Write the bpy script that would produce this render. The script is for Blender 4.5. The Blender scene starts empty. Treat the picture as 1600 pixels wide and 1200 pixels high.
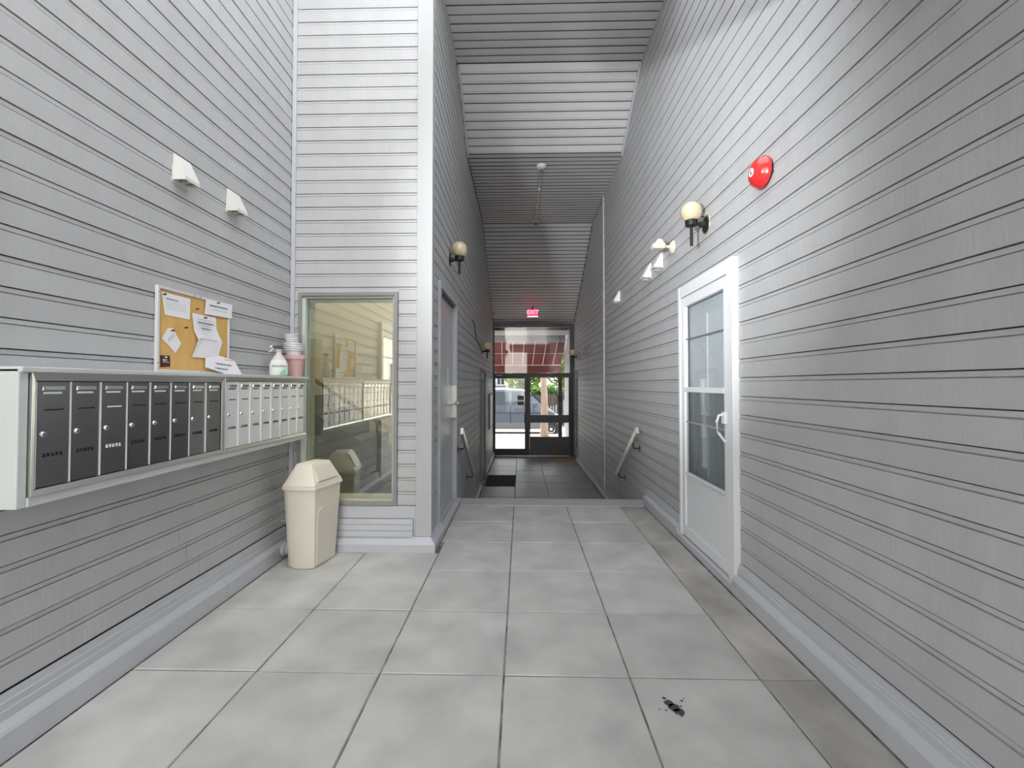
import bpy, math, random
from mathutils import Vector, Matrix
random.seed(7)
scn = bpy.context.scene
COL = scn.collection
R = math.radians

# ------------------------------------------------------------------ camera
cd = bpy.data.cameras.new('camera')
cam = bpy.data.objects.new('camera', cd); COL.objects.link(cam)
cam.location = (0, 0, 1.41)
cam.rotation_euler = (R(91.2), 0, R(1.4))
cd.sensor_width = 36.0; cd.lens = 15.75
cd.shift_x = 0.0019; cd.shift_y = -0.0085
cd.clip_start = 0.05; cd.clip_end = 300
scn.camera = cam

# ------------------------------------------------------------------ sky, sun, exposure
w = bpy.data.worlds.new('world'); scn.world = w; w.use_nodes = True
bg = w.node_tree.nodes['Background']
bg.inputs['Color'].default_value = (0.92, 0.96, 1.0, 1); bg.inputs['Strength'].default_value = 0.95
sd = bpy.data.lights.new('sun', 'SUN'); sd.energy = 7.5; sd.angle = R(1.0); sd.color = (1.0, 0.96, 0.90)
sun = bpy.data.objects.new('sun', sd); COL.objects.link(sun)
sun.rotation_euler = Vector((0.22, -0.95, -1.12)).to_track_quat('-Z', 'Y').to_euler()
sun.location = (-4, 30, 30)
scn.view_settings.view_transform = 'Standard'; scn.view_settings.look = 'None'
scn.view_settings.gamma = 1.0; scn.view_settings.use_curve_mapping = False
scn.view_settings.exposure = 2.0

# ------------------------------------------------------------------ materials
MATS = {}
def mat(name, col, rough=0.6, metal=0.0, var=0.0, vscale=(3, 3, 3), bump=0.0, bscale=(40, 40, 40), rnd=0.0, col2=None,
        emit=None, estr=0.0, trans=0.0, alpha=1.0, spec=None, coat=0.0, rvar=0.0, detail=4):
    m = bpy.data.materials.new(name); m.use_nodes = True; nt = m.node_tree; N = nt.nodes; L = nt.links
    b = N['Principled BSDF']
    b.inputs['Roughness'].default_value = rough; b.inputs['Metallic'].default_value = metal
    b.inputs['Base Color'].default_value = (*col, 1)
    if spec is not None: b.inputs['Specular IOR Level'].default_value = spec
    if coat: b.inputs['Coat Weight'].default_value = coat
    if trans: b.inputs['Transmission Weight'].default_value = trans
    if alpha < 1: b.inputs['Alpha'].default_value = alpha
    if emit: b.inputs['Emission Color'].default_value = (*emit, 1); b.inputs['Emission Strength'].default_value = estr
    pos = None
    def coords(sc):
        nonlocal pos
        if pos is None: pos = N.new('ShaderNodeNewGeometry')
        mp = N.new('ShaderNodeMapping'); mp.inputs['Scale'].default_value = sc
        L.new(pos.outputs['Position'], mp.inputs['Vector']); return mp.outputs['Vector']
    if var or rnd or col2:
        no = N.new('ShaderNodeTexNoise'); no.inputs['Scale'].default_value = 1.0; no.inputs['Detail'].default_value = detail
        L.new(coords(vscale), no.inputs['Vector'])
        rp = N.new('ShaderNodeValToRGB')
        c2 = col2 or tuple(min(1, c * (1 + var)) for c in col); c1 = col if col2 else tuple(c * (1 - var) for c in col)
        rp.color_ramp.elements[0].position = 0.3; rp.color_ramp.elements[1].position = 0.7
        rp.color_ramp.elements[0].color = (*c1, 1); rp.color_ramp.elements[1].color = (*c2, 1)
        L.new(no.outputs['Fac'], rp.inputs['Fac']); out = rp.outputs['Color']
        if rnd:
            oi = N.new('ShaderNodeObjectInfo'); mr = N.new('ShaderNodeMapRange')
            mr.inputs['To Min'].default_value = 1 - rnd; mr.inputs['To Max'].default_value = 1 + rnd
            L.new(oi.outputs['Random'], mr.inputs['Value'])
            mx = N.new('ShaderNodeVectorMath'); mx.operation = 'SCALE'
            L.new(out, mx.inputs[0]); L.new(mr.outputs['Result'], mx.inputs['Scale']); out = mx.outputs['Vector']
        L.new(out, b.inputs['Base Color'])
        if rvar:
            mr2 = N.new('ShaderNodeMapRange'); mr2.inputs['To Min'].default_value = rough - rvar; mr2.inputs['To Max'].default_value = rough + rvar
            L.new(no.outputs['Fac'], mr2.inputs['Value']); L.new(mr2.outputs['Result'], b.inputs['Roughness'])
    if bump:
        n2 = N.new('ShaderNodeTexNoise'); n2.inputs['Scale'].default_value = 1.0; n2.inputs['Detail'].default_value = 5
        L.new(coords(bscale), n2.inputs['Vector'])
        bp = N.new('ShaderNodeBump'); bp.inputs['Strength'].default_value = bump; bp.inputs['Distance'].default_value = 0.01
        L.new(n2.outputs['Fac'], bp.inputs['Height']); L.new(bp.outputs['Normal'], b.inputs['Normal'])
    MATS[name] = m; return m

def glass(name, tint, refl, ior=1.5):
    m = bpy.data.materials.new(name); m.use_nodes = True; nt = m.node_tree; N = nt.nodes; L = nt.links
    N.remove(N['Principled BSDF'])
    t = N.new('ShaderNodeBsdfTransparent'); t.inputs['Color'].default_value = (*tint, 1)
    g = N.new('ShaderNodeBsdfGlossy'); g.inputs['Roughness'].default_value = 0.02; g.inputs['Color'].default_value = (0.95, 0.97, 0.95, 1)
    f = N.new('ShaderNodeLayerWeight'); f.inputs['Blend'].default_value = 0.5
    pw = N.new('ShaderNodeMath'); pw.operation = 'POWER'; pw.inputs[1].default_value = 5.0
    a = N.new('ShaderNodeMath'); a.operation = 'MULTIPLY_ADD'; a.inputs[1].default_value = 1 - refl; a.inputs[2].default_value = refl; a.use_clamp = True
    x = N.new('ShaderNodeMixShader')
    L.new(f.outputs['Facing'], pw.inputs[0]); L.new(pw.outputs['Value'], a.inputs[0]); L.new(a.outputs['Value'], x.inputs['Fac'])
    L.new(t.outputs['BSDF'], x.inputs[1]); L.new(g.outputs['BSDF'], x.inputs[2])
    L.new(x.outputs['Shader'], N['Material Output'].inputs['Surface'])
    MATS[name] = m; return m

mat('siding', (0.435, 0.437, 0.445), 0.5, var=0.035, vscale=(7, 7, 2.2), bump=0.2, bscale=(45, 45, 7), rnd=0.03)
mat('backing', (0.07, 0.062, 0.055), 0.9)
mat('trim_paint', (0.46, 0.47, 0.50), 0.45, var=0.03, vscale=(4, 4, 4), bump=0.12, bscale=(50, 50, 12))
mat('column_paint', (0.42, 0.425, 0.43), 0.5, var=0.02, bump=0.1, bscale=(60, 60, 6))
mat('ceiling_paint', (0.57, 0.57, 0.58), 0.5, var=0.05, vscale=(1.5, 1.5, 1.5), bump=0.1, bscale=(8, 60, 60), rnd=0.03)
mat('tile', (0.45, 0.442, 0.425), 0.62, var=0.16, vscale=(3.5, 3.5, 3), bump=0.1, bscale=(90, 90, 90), rnd=0.05, rvar=0.1, detail=7)
mat('tile_edge', (0.37, 0.35, 0.32), 0.6, var=0.28, vscale=(3.5, 2.2, 3), bump=0.1, bscale=(90, 90, 90), rnd=0.05, rvar=0.12, detail=7)
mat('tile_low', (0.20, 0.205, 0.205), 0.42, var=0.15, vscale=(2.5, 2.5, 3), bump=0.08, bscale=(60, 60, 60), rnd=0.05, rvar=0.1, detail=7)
mat('grout', (0.05, 0.048, 0.045), 0.95, col2=(0.30, 0.29, 0.27), vscale=(1.7, 9, 4))
mat('nosing', (0.40, 0.39, 0.375), 0.6, var=0.08, vscale=(3, 30, 30), bump=0.1, bscale=(5, 90, 90))
mat('white_paint', (0.74, 0.745, 0.76), 0.38, var=0.015, bump=0.03, bscale=(30, 30, 30))
mat('white_door', (0.74, 0.75, 0.77), 0.4)
mat('grey_door', (0.44, 0.455, 0.47), 0.28, var=0.03)
mat('frame_grey', (0.36, 0.36, 0.365), 0.45)
mat('window_frame', (0.24, 0.235, 0.235), 0.45)
mat('bead', (0.42, 0.40, 0.34), 0.5)
mat('pale_green', (0.50, 0.56, 0.50), 0.5)
mat('dark_alu', (0.045, 0.043, 0.045), 0.4, metal=0.3)
mat('door_panel_dark', (0.075, 0.073, 0.076), 0.42, metal=0.2)
mat('steel_bright', (0.86, 0.86, 0.87), 0.42, metal=0.55, bump=0.10, bscale=(9, 9, 4))
mat('steel', (0.30, 0.30, 0.295), 0.22, metal=1.0, bump=0.10, bscale=(9, 9, 4))
mat('steel_frame', (0.62, 0.62, 0.60), 0.3, metal=1.0, bump=0.04, bscale=(4, 4, 60))
mat('divider', (0.72, 0.72, 0.74), 0.45, metal=0.4)
mat('chrome', (0.78, 0.78, 0.77), 0.14, metal=1.0)
mat('rail_metal', (0.66, 0.65, 0.63), 0.3, metal=0.75, var=0.1, vscale=(20, 20, 20))
mat('housing', (0.52, 0.545, 0.54), 0.5, var=0.03, bump=0.1, bscale=(60, 8, 60))
mat('black', (0.012, 0.012, 0.013), 0.35)
mat('hole', (0.006, 0.006, 0.006), 0.9)
mat('black_metal', (0.022, 0.021, 0.02), 0.4, metal=0.4)
mat('cream', (0.70, 0.62, 0.47), 0.5)
mat('cream_plastic', (0.68, 0.635, 0.54), 0.42, var=0.025, vscale=(5, 5, 5))
mat('cream_dark', (0.64, 0.595, 0.50), 0.42)
mat('vent_white', (0.66, 0.65, 0.61), 0.5)
mat('vent_shadow', (0.22, 0.215, 0.20), 0.7)
mat('vent_grey', (0.20, 0.20, 0.20), 0.6)
mat('red_paint', (0.66, 0.025, 0.025), 0.22, coat=0.4)
mat('cork', (0.62, 0.36, 0.105), 0.85, col2=(0.70, 0.44, 0.15), vscale=(20, 20, 5), bump=0.2, bscale=(200, 200, 200))
mat('board_frame', (0.60, 0.60, 0.62), 0.45)
mat('paper', (0.80, 0.79, 0.82), 0.8)
mat('ink', (0.16, 0.16, 0.17), 0.8)
mat('ink_light', (0.47, 0.47, 0.50), 0.8)
mat('ink_red', (0.60, 0.22, 0.20), 0.8)
mat('maroon', (0.045, 0.018, 0.02), 0.5)
mat('pot_pink', (0.58, 0.36, 0.345), 0.6, var=0.04)
mat('pot_white', (0.74, 0.74, 0.76), 0.5)
mat('bottle', (0.58, 0.53, 0.49), 0.3, var=0.02)
mat('label_white', (0.70, 0.72, 0.70), 0.5)
mat('label_green', (0.22, 0.55, 0.33), 0.5)
mat('dark_plastic', (0.07, 0.07, 0.075), 0.4)
mat('globe', (0.80, 0.68, 0.45), 0.12, var=0.04, vscale=(25, 25, 25), coat=0.5, trans=0.35)
mat('bulb', (0.92, 0.90, 0.85), 0.4)
mat('brass', (0.62, 0.52, 0.28), 0.35, metal=0.9)
mat('cream_wall', (0.60, 0.57, 0.47), 0.7)
mat('stair_dark', (0.10, 0.105, 0.12), 0.7)
mat('wood_rail', (0.30, 0.19, 0.10), 0.5)
mat('room_floor', (0.16, 0.16, 0.16), 0.7)
mat('exit_face', (0.35, 0.01, 0.03), 0.4, emit=(1.0, 0.03, 0.08), estr=0.35)
mat('exit_text', (0.9, 0.1, 0.15), 0.4, emit=(1.0, 0.10, 0.17), estr=1.5)
mat('exit_white', (0.8, 0.75, 0.76), 0.4, emit=(1.0, 0.6, 0.65), estr=0.8)
mat('mat_dark', (0.025, 0.026, 0.026), 0.9, var=0.3, vscale=(30, 60, 30), bump=0.4, bscale=(120, 120, 120))
mat('mat_brown', (0.26, 0.17, 0.085), 0.95, var=0.2, vscale=(60, 60, 60), bump=0.4, bscale=(150, 150, 150))
mat('concrete', (0.17, 0.152, 0.122), 0.85, var=0.08, vscale=(0.8, 3, 2), bump=0.1, bscale=(20, 20, 20))
mat('stucco', (0.80, 0.785, 0.75), 0.8)
mat('asphalt', (0.16, 0.155, 0.15), 0.9, var=0.15, vscale=(2, 2, 2))
mat('stain', (0.05, 0.048, 0.045), 0.5)
mat('bark', (0.24, 0.165, 0.13), 0.85, col2=(0.34, 0.26, 0.21), vscale=(9, 9, 1.6), bump=0.6, bscale=(16, 16, 4))
mat('leaf', (0.09, 0.17, 0.02), 0.6, col2=(0.20, 0.26, 0.04), vscale=(1.8, 1.8, 1.8))
mat('leaf_dark', (0.04, 0.09, 0.02), 0.6, col2=(0.11, 0.19, 0.03), vscale=(1.8, 1.8, 1.8))
mat('fence_wood', (0.06, 0.045, 0.04), 0.8, var=0.2, rnd=0.2)
mat('house_wall', (0.45, 0.44, 0.46), 0.7)
mat('house_roof', (0.14, 0.12, 0.12), 0.8)
mat('van_paint', (0.075, 0.09, 0.125), 0.25, metal=0.2, coat=0.35)
mat('van_lower', (0.15, 0.15, 0.15), 0.35, metal=0.3)
mat('van_glass', (0.02, 0.035, 0.05), 0.1, spec=0.35)
mat('rubber', (0.02, 0.02, 0.02), 0.8)
mat('awning', (0.20, 0.06, 0.065), 0.75, var=0.05)
mat('awning_trim', (0.5, 0.46, 0.43), 0.6)
glass('glass_window', (0.90, 0.92, 0.86), 0.20)
glass('glass_clear', (0.96, 0.97, 0.965), 0.02)
glass('glass_transom', (0.88, 0.88, 0.90), 0.035)
glass('glass_storm', (0.94, 0.96, 0.97), 0.05)
glass('glass_lower', (0.78, 0.80, 0.81), 0.05)
# awning cloth lets some sunlight through
_n = MATS['awning'].node_tree; _b = _n.nodes['Principled BSDF']; _t = _n.nodes.new('ShaderNodeBsdfTranslucent'); _t.inputs['Color'].default_value = (0.16, 0.05, 0.05, 1)
_x = _n.nodes.new('ShaderNodeMixShader'); _x.inputs['Fac'].default_value = 0.5
_n.links.new(_b.outputs['BSDF'], _x.inputs[1]); _n.links.new(_t.outputs['BSDF'], _x.inputs[2]); _n.links.new(_x.outputs['Shader'], _n.nodes['Material Output'].inputs['Surface'])
for _k, _c in (('leaf', (0.20, 0.28, 0.03, 1)), ('leaf_dark', (0.10, 0.19, 0.025, 1))):
    _n = MATS[_k].node_tree; _b = _n.nodes['Principled BSDF']; _t = _n.nodes.new('ShaderNodeBsdfTranslucent'); _t.inputs['Color'].default_value = _c
    _x = _n.nodes.new('ShaderNodeMixShader'); _x.inputs['Fac'].default_value = 0.5
    _n.links.new(_b.outputs['BSDF'], _x.inputs[1]); _n.links.new(_t.outputs['BSDF'], _x.inputs[2]); _n.links.new(_x.outputs['Shader'], _n.nodes['Material Output'].inputs['Surface'])

# ------------------------------------------------------------------ mesh helpers
W = {}                                             # world origin of every object made here
def thing(name, label, cat, loc, group=None, kind=None):
    o = bpy.data.objects.new(name, None); COL.objects.link(o); o.location = loc; W[o] = Vector(loc)
    o.empty_display_size = 0.05
    return tag(o, label, cat, group, kind)
def tag(o, label, cat=None, group=None, kind=None):
    if label: o['label'] = label
    if cat: o['category'] = cat
    if group: o['group'] = group
    if kind: o['kind'] = kind
    return o

class MB:
    def __init__(s): s.v = []; s.f = []
    def add(s, vs, fs):
        n = len(s.v); s.v += [Vector(p) for p in vs]; s.f += [tuple(i + n for i in f) for f in fs]; return s
    def box(s, x0, x1, y0, y1, z0, z1):
        x0, x1 = sorted((x0, x1)); y0, y1 = sorted((y0, y1)); z0, z1 = sorted((z0, z1))
        return s.add([(x0,y0,z0),(x1,y0,z0),(x1,y1,z0),(x0,y1,z0),(x0,y0,z1),(x1,y0,z1),(x1,y1,z1),(x0,y1,z1)],
                     [(0,3,2,1),(4,5,6,7),(0,1,5,4),(1,2,6,5),(2,3,7,6),(3,0,4,7)])
    def cbox(s, x0, x1, y0, y1, z0, z1, c):
        """box with chamfered vertical and top edges"""
        x0, x1 = sorted((x0, x1)); y0, y1 = sorted((y0, y1))
        def ring(i, z, d=0):
            a0, a1, b0, b1 = x0 + d, x1 - d, y0 + d, y1 - d
            return [(a0+i,b0,z),(a1-i,b0,z),(a1,b0+i,z),(a1,b1-i,z),(a1-i,b1,z),(a0+i,b1,z),(a0,b1-i,z),(a0,b0+i,z)]
        return s.loft([ring(c, z0), ring(c, z1 - c), ring(c, z1, c)])
    def loft(s, rings, cap=True):
        k = len(rings[0]); vs = [p for r in rings for p in r]; fs = []
        for i in range(len(rings) - 1):
            for j in range(k):
                fs.append((i*k+j, i*k+(j+1)%k, (i+1)*k+(j+1)%k, (i+1)*k+j))
        if cap: fs += [tuple(range(k))[::-1], tuple((len(rings)-1)*k + j for j in range(k))]
        return s.add(vs, fs)
    def prism(s, prof, axis, a, b):
        """extrude a 2-d outline along axis; outline axes: x->(y,z), y->(x,z), z->(x,y)"""
        def P(q, t): return {'x': (t, q[0], q[1]), 'y': (q[0], t, q[1]), 'z': (q[0], q[1], t)}[axis]
        return s.loft([[P(q, a) for q in prof], [P(q, b) for q in prof]])
    def cyl(s, p, q, r, n=12, r2=None):
        p = Vector(p); q = Vector(q); d = (q - p).normalized(); r2 = r if r2 is None else r2
        u = d.orthogonal().normalized(); v = d.cross(u)
        return s.loft([[p + (u*math.cos(2*math.pi*i/n) + v*math.sin(2*math.pi*i/n))*r for i in range(n)],
                       [q + (u*math.cos(2*math.pi*i/n) + v*math.sin(2*math.pi*i/n))*r2 for i in range(n)]])
    def lathe(s, c, prof, n=20, axis=(0, 0, 1), sx=1.0, sy=1.0):
        """prof: (radius, height) pairs revolved about axis through c"""
        d = Vector(axis).normalized(); c = Vector(c)
        if abs(d.z) > 0.9: u, v = Vector((1, 0, 0)), Vector((0, 1, 0))
        else: u = d.orthogonal().normalized(); v = d.cross(u)
        rings = [[c + d*h + (u*math.cos(2*math.pi*i/n)*sx + v*math.sin(2*math.pi*i/n)*sy)*max(r, 1e-4) for i in range(n)] for r, h in prof]
        return s.loft(rings)
    def tube(s, pts, r, n=8):
        pts = [Vector(p) for p in pts]; rings = []
        for i, p in enumerate(pts):
            d = (pts[min(i+1, len(pts)-1)] - pts[max(i-1, 0)]).normalized()
            u = Vector((0, 0, 1)).cross(d)
            if u.length < 0.05: u = Vector((1, 0, 0)).cross(d)
            u.normalize(); v = d.cross(u)
            rings.append([p + (u*math.cos(2*math.pi*k/n) + v*math.sin(2*math.pi*k/n))*r for k in range(n)])
        return s.loft(rings)
    def bar(s, p, q, wv, hv):
        """rectangular bar between p and q, half-extents as vectors"""
        p = Vector(p); q = Vector(q); wv = Vector(wv); hv = Vector(hv)
        return s.loft([[p-wv-hv, p+wv-hv, p+wv+hv, p-wv+hv], [q-wv-hv, q+wv-hv, q+wv+hv, q-wv+hv]])
    def build(s, name, m, parent=None, smooth=False, bevel=0.0, label=None, cat=None, group=None, kind=None, bottom=True, segs=2):
        lo = Vector((min(p.x for p in s.v), min(p.y for p in s.v), min(p.z for p in s.v)))
        hi = Vector((max(p.x for p in s.v), max(p.y for p in s.v), max(p.z for p in s.v)))
        o0 = (lo + hi) / 2
        if parent is None: o0.z = lo.z
        me = bpy.data.meshes.new(name); me.from_pydata([p - o0 for p in s.v], [], s.f)
        import bmesh
        bm = bmesh.new(); bm.from_mesh(me); bmesh.ops.recalc_face_normals(bm, faces=bm.faces); bm.to_mesh(me); bm.free()
        me.materials.append(MATS[m])
        if smooth:
            for p in me.polygons: p.use_smooth = True
            try: me.set_sharp_from_angle(angle=R(40))
            except Exception: pass
        o = bpy.data.objects.new(name, me); COL.objects.link(o); W[o] = o0
        if parent is not None: o.parent = parent; o.location = o0 - W[parent]
        else: o.location = o0
        if bevel:
            b = o.modifiers.new('bevel', 'BEVEL'); b.width = bevel; b.segments = segs; b.limit_method = 'ANGLE'; b.angle_limit = R(40)
        return tag(o, label, cat, group, kind)
def B(*a): return MB().box(*a)
def copy_tree(o, dloc, parent=None):
    c = o.copy(); COL.objects.link(c)
    if parent is None: c.location = o.location + Vector(dloc)
    c.parent = parent; W[c] = W[o] + Vector(dloc)
    for ch in list(o.children): copy_tree(ch, dloc, c)
    return c
def text_mesh(txt, name, m, parent, origin, xdir, ydir, size, depth=0.002):
    cu = bpy.data.curves.new(name, 'FONT'); cu.body = txt; cu.size = size; cu.extrude = depth; cu.offset = size*0.02; cu.align_x = 'CENTER'; cu.align_y = 'CENTER'
    t = bpy.data.objects.new(name, cu); COL.objects.link(t)
    dg = bpy.context.evaluated_depsgraph_get(); me = bpy.data.meshes.new_from_object(t.evaluated_get(dg))
    bpy.data.objects.remove(t)
    X = Vector(xdir).normalized(); Y = Vector(ydir).normalized(); Z = X.cross(Y)
    M = Matrix((X, Y, Z)).transposed()
    for v in me.vertices: v.co = M @ v.co
    me.materials.clear(); me.materials.append(MATS[m])
    o = bpy.data.objects.new(name, me); COL.objects.link(o); o.parent = parent; o.location = Vector(origin) - W[parent]; W[o] = Vector(origin)
    return o

# ------------------------------------------------------------------ siding planks
PLK = {}
def plank_mesh(p, m, t=0.018, gap=0.005):
    k = (p, m, t, gap)
    if k not in PLK:
        g = gap; prof = [(0, g), (t, g), (t, p*0.805), (t-0.012, p*0.809), (t-0.012, p*0.845), (t-0.004, p*0.849), (t-0.004, p), (0, p)]
        b = MB().prism([(a, c) for a, c in prof], 'x', 0, 1)
        me = bpy.data.meshes.new('plank'); me.from_pydata(b.v, [], b.f); me.materials.append(MATS[m]); me.update()
        import bmesh
        bm = bmesh.new(); bm.from_mesh(me); bmesh.ops.recalc_face_normals(bm, faces=bm.faces); bm.to_mesh(me); bm.free()
        if m == 'ceiling_paint':                 # dark near edge face on each ceiling plank
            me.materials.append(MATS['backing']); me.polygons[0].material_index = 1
        PLK[k] = me
    return PLK[k]
def plank(parent, me, start, xd, nd, L, zs=1.0):
    xd = Vector(xd); nd = Vector(nd); zd = xd.cross(nd)
    M = Matrix((( xd.x*L, nd.x, zd.x*zs, 0), (xd.y*L, nd.y, zd.y*zs, 0), (xd.z*L, nd.z, zd.z*zs, 0), (0, 0, 0, 1)))
    o = bpy.data.objects.new('plank', me); COL.objects.link(o); o.parent = parent
    M.translation = Vector(start) + nd*random.uniform(-0.0012, 0.0012) - W[parent]
    o.matrix_basis = M; return o
def clad(parent, side, plane, z0, z1, p, spans, holes=(), m='siding', t=0.018, joints=0.0):
    """horizontal planks on a wall; side = direction the wall faces; spans(zlo, zhi) -> [(a, b)]"""
    me = plank_mesh(p, m, t)
    base = {'+x': plane - t, '-x': plane + t, '-y': plane + t}[side]
    def put(a, b, z, zs):
        if b - a < 0.02: return
        if side == '+x': plank(parent, me, (base, b, z), (0, -1, 0), (1, 0, 0), b - a, zs)
        elif side == '-x': plank(parent, me, (base, a, z), (0, 1, 0), (-1, 0, 0), b - a, zs)
        else: plank(parent, me, (b, base, z), (-1, 0, 0), (0, -1, 0), b - a, zs)
    n = int(math.ceil((z1 - z0) / p - 0.05))
    for i in range(n):
        zl = z0 + i*p; zh = min(zl + p, z1)
        for a, b in spans(zl, zh):
            cuts = [h for h in holes if h[2] < zh - 0.004 and h[3] > zl + 0.004 and h[0] < b and h[1] > a]
            cur = a
            for h in sorted(cuts):
                put(cur, h[0], zl, (zh - zl)/p)
                lo, hi = max(h[0], a), min(h[1], b)
                if zh - h[3] > 0.012: put(lo, hi, h[3], (zh - h[3])/p)
                if h[2] - zl > 0.012: put(lo, hi, zl, (h[2] - zl)/p)
                cur = h[1]
            if cur < b:
                if joints and b - cur > 2.2 and random.random() < joints:
                    q = random.uniform(cur + 0.8, b - 0.8); put(cur, q - 0.0015, zl, (zh-zl)/p); put(q + 0.0015, b, zl, (zh-zl)/p)
                else: put(cur, b, zl, (zh-zl)/p)

XL, XR, XC, YF = -2.0, 1.49, -0.79, 3.83        # wall planes: left, right, corridor left, window wall
YE, ZL = 12.6, -0.58                            # entrance wall, lower floor level
TOP = 6.1
def ceil_y(z):                                  # how far back a plank at height z runs under the corridor ceiling
    if z > 4.80: return 6.5 + (4.80 - z)/0.61*1.02
    return min(YE - 0.02, 9.33 + (4.80 - z)/1.66*3.27)

# ------------------------------------------------------------------ big structure
wl = B(XL-0.25, XL-0.018, -1.6, YF+0.14, -0.1, TOP)
wl = MB()
for a in ((-1.6, 0.42, -0.1, TOP), (1.48, YF+0.14, -0.1, TOP), (0.42, 1.48, 2.30, TOP), (0.42, 1.48, -0.1, 0.06)): wl.box(XL-0.25, XL-0.018, *a)
wall_left = wl.build('wall_left', 'backing', label='grey horizontal plank wall behind the mailboxes', cat='wall', kind='structure')
clad(wall_left, '+x', XL, 0.222, 5.6, 0.1205, lambda a, b: [(-1.6, YF - 0.012)], holes=[(0.42, 1.48, 0.0, 2.30)], joints=0.35)

wr = MB()
for a in ((-3.0, 3.12, -0.1, TOP), (4.15, 8.03, -0.7, TOP), (3.12, 4.15, 2.28, TOP), (3.12, 4.15, -0.1, 0.06)): wr.box(XR+0.018, XR+0.25, *a)
wall_right = wr.build('wall_right', 'backing', label='long grey horizontal plank wall with the white storm door', cat='wall', kind='structure')
clad(wall_right, '-x', XR, 0.2, 5.6, 0.1255, lambda a, b: [(-3.0, min(8.0, ceil_y(a) if a > 4.8 and False else 8.0))], holes=[(3.12, 4.145, 0.0, 2.283)], joints=0.3)
clad(wall_right, '-x', XR, 0.2 - 7*0.1255, 0.2, 0.1255, lambda a, b: [(5.33, 8.0)])
wr2 = B(XR+0.018, XR+0.25, 8.03, YE+0.02, -0.7, TOP)
wall_right_back = wr2.build('wall_right_back', 'backing', label='grey plank wall on the right beyond the vertical corner strip', cat='wall', kind='structure')
clad(wall_right_back, '-x', XR, ZL + 0.10, 4.85, 0.1255, lambda a, b: [(8.07, ceil_y(b))], holes=[(11.78, 12.56, ZL, 1.79)])

wf = MB()
for a in ((XL-0.25, -1.928, -0.1, TOP), (-1.057, XC-0.02, -0.1, TOP), (-1.928, -1.057, 2.21, TOP), (-1.928, -1.057, -0.1, 0.376)):
    wf.box(a[0], a[1], YF+0.018, YF+0.14, a[2], a[3])
wall_front = wf.build('wall_front', 'backing', label='pale grey plank wall around the tall window', cat='wall', kind='structure')
clad(wall_front, '-y', YF, 0.376, 5.6, 0.1172, lambda a, b: [(-1.962, -0.897)], holes=[(-1.928, -1.057, 0.376, 2.21)])

wc = MB()
for a in ((YF+0.14, 4.25, -0.7, TOP), (5.40, 8.60, -0.7, TOP), (4.25, 5.40, 2.42, TOP), (4.25, 5.40, -0.7, 0.04), (8.60, 9.75, 1.73, TOP), (9.75, YE+0.02, -0.7, TOP)):
    wc.box(XC-0.14, XC-0.018, *a)
wall_corridor = wc.build('wall_corridor', 'backing', label='grey plank wall on the left of the corridor with the grey metal door', cat='wall', kind='structure')
clad(wall_corridor, '+x', XC, 0.2, 5.6, 0.1172, lambda a, b: [(YF + 0.10, ceil_y(b) + 0.05)], holes=[(4.25, 5.40, 0.0, 2.42), (8.60, 9.75, ZL, 1.73)], joints=0.3)
clad(wall_corridor, '+x', XC, 0.2 - 6*0.1172, 0.2, 0.1172, lambda a, b: [(5.42, YE - 0.02)], holes=[(8.60, 9.75, ZL, 1.73)])

B(XC-.017, XC-.001, YF+.1, 4.249, .12, .203).build('plank', 'siding', wall_corridor)
# corner boards
def trim(n, mb, label, m='trim_paint', bevel=0.003):
    return mb.build('trim_%d' % n, m, label=label, cat='trim', kind='structure', bevel=bevel)
trim(1, B(-0.896, -0.762, YF-0.016, YF+0.017, 0.119, 5.6), 'wide pale corner board right of the tall window', 'column_paint')
trim(2, B(XC-0.017, -0.766, YF+0.019, YF+0.098, 0.2, 5.6), 'narrow corner board at the corridor mouth', 'column_paint')
trim(3, B(XL+0.001, -1.963, YF-0.012, YF+0.017, 0.28, 5.6), 'thin corner strip between mailbox wall and window wall')
trim(4, B(XR-0.022, XR+0.017, 8.005, 8.065, ZL+0.1, 4.79), 'vertical grey strip on the right wall of the corridor', 'siding')

# ceiling over the corridor: flat, slope, flat, slope
CP = [(3.9, 5.41), (5.48, 5.41), (6.5, 4.80), (9.33, 4.80), (YE + 0.05, 3.14)]
cb = MB()
prof = [(y, z + 0.02) for y, z in CP] + [(y, z + 0.14) for y, z in reversed(CP)]
cb.prism(prof, 'x', XC - 0.13, XR + 0.24)
ceiling = cb.build('ceiling', 'backing', label='stepped and sloping grey plank ceiling above the corridor', cat='ceiling', kind='structure')
for i in range(len(CP) - 1):
    a = Vector((0, *CP[i])); b = Vector((0, *CP[i+1])); d = (b - a).normalized(); L = (b - a).length
    nd = Vector((-1, 0, 0)).cross(d); nd = nd if nd.z < 0 else -nd
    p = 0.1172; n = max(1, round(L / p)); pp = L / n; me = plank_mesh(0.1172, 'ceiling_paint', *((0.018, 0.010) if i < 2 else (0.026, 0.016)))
    for k in range(n):
        xd = nd.cross(d)                         # so that xd x nd = d
        st = a + d*(k*pp) - nd*0.02
        st.x = (XC + 0.001) if xd.x > 0 else (XR - 0.001)
        plank(ceiling, me, st, xd, nd, (XR - XC) - 0.002, pp/0.1172)
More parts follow.
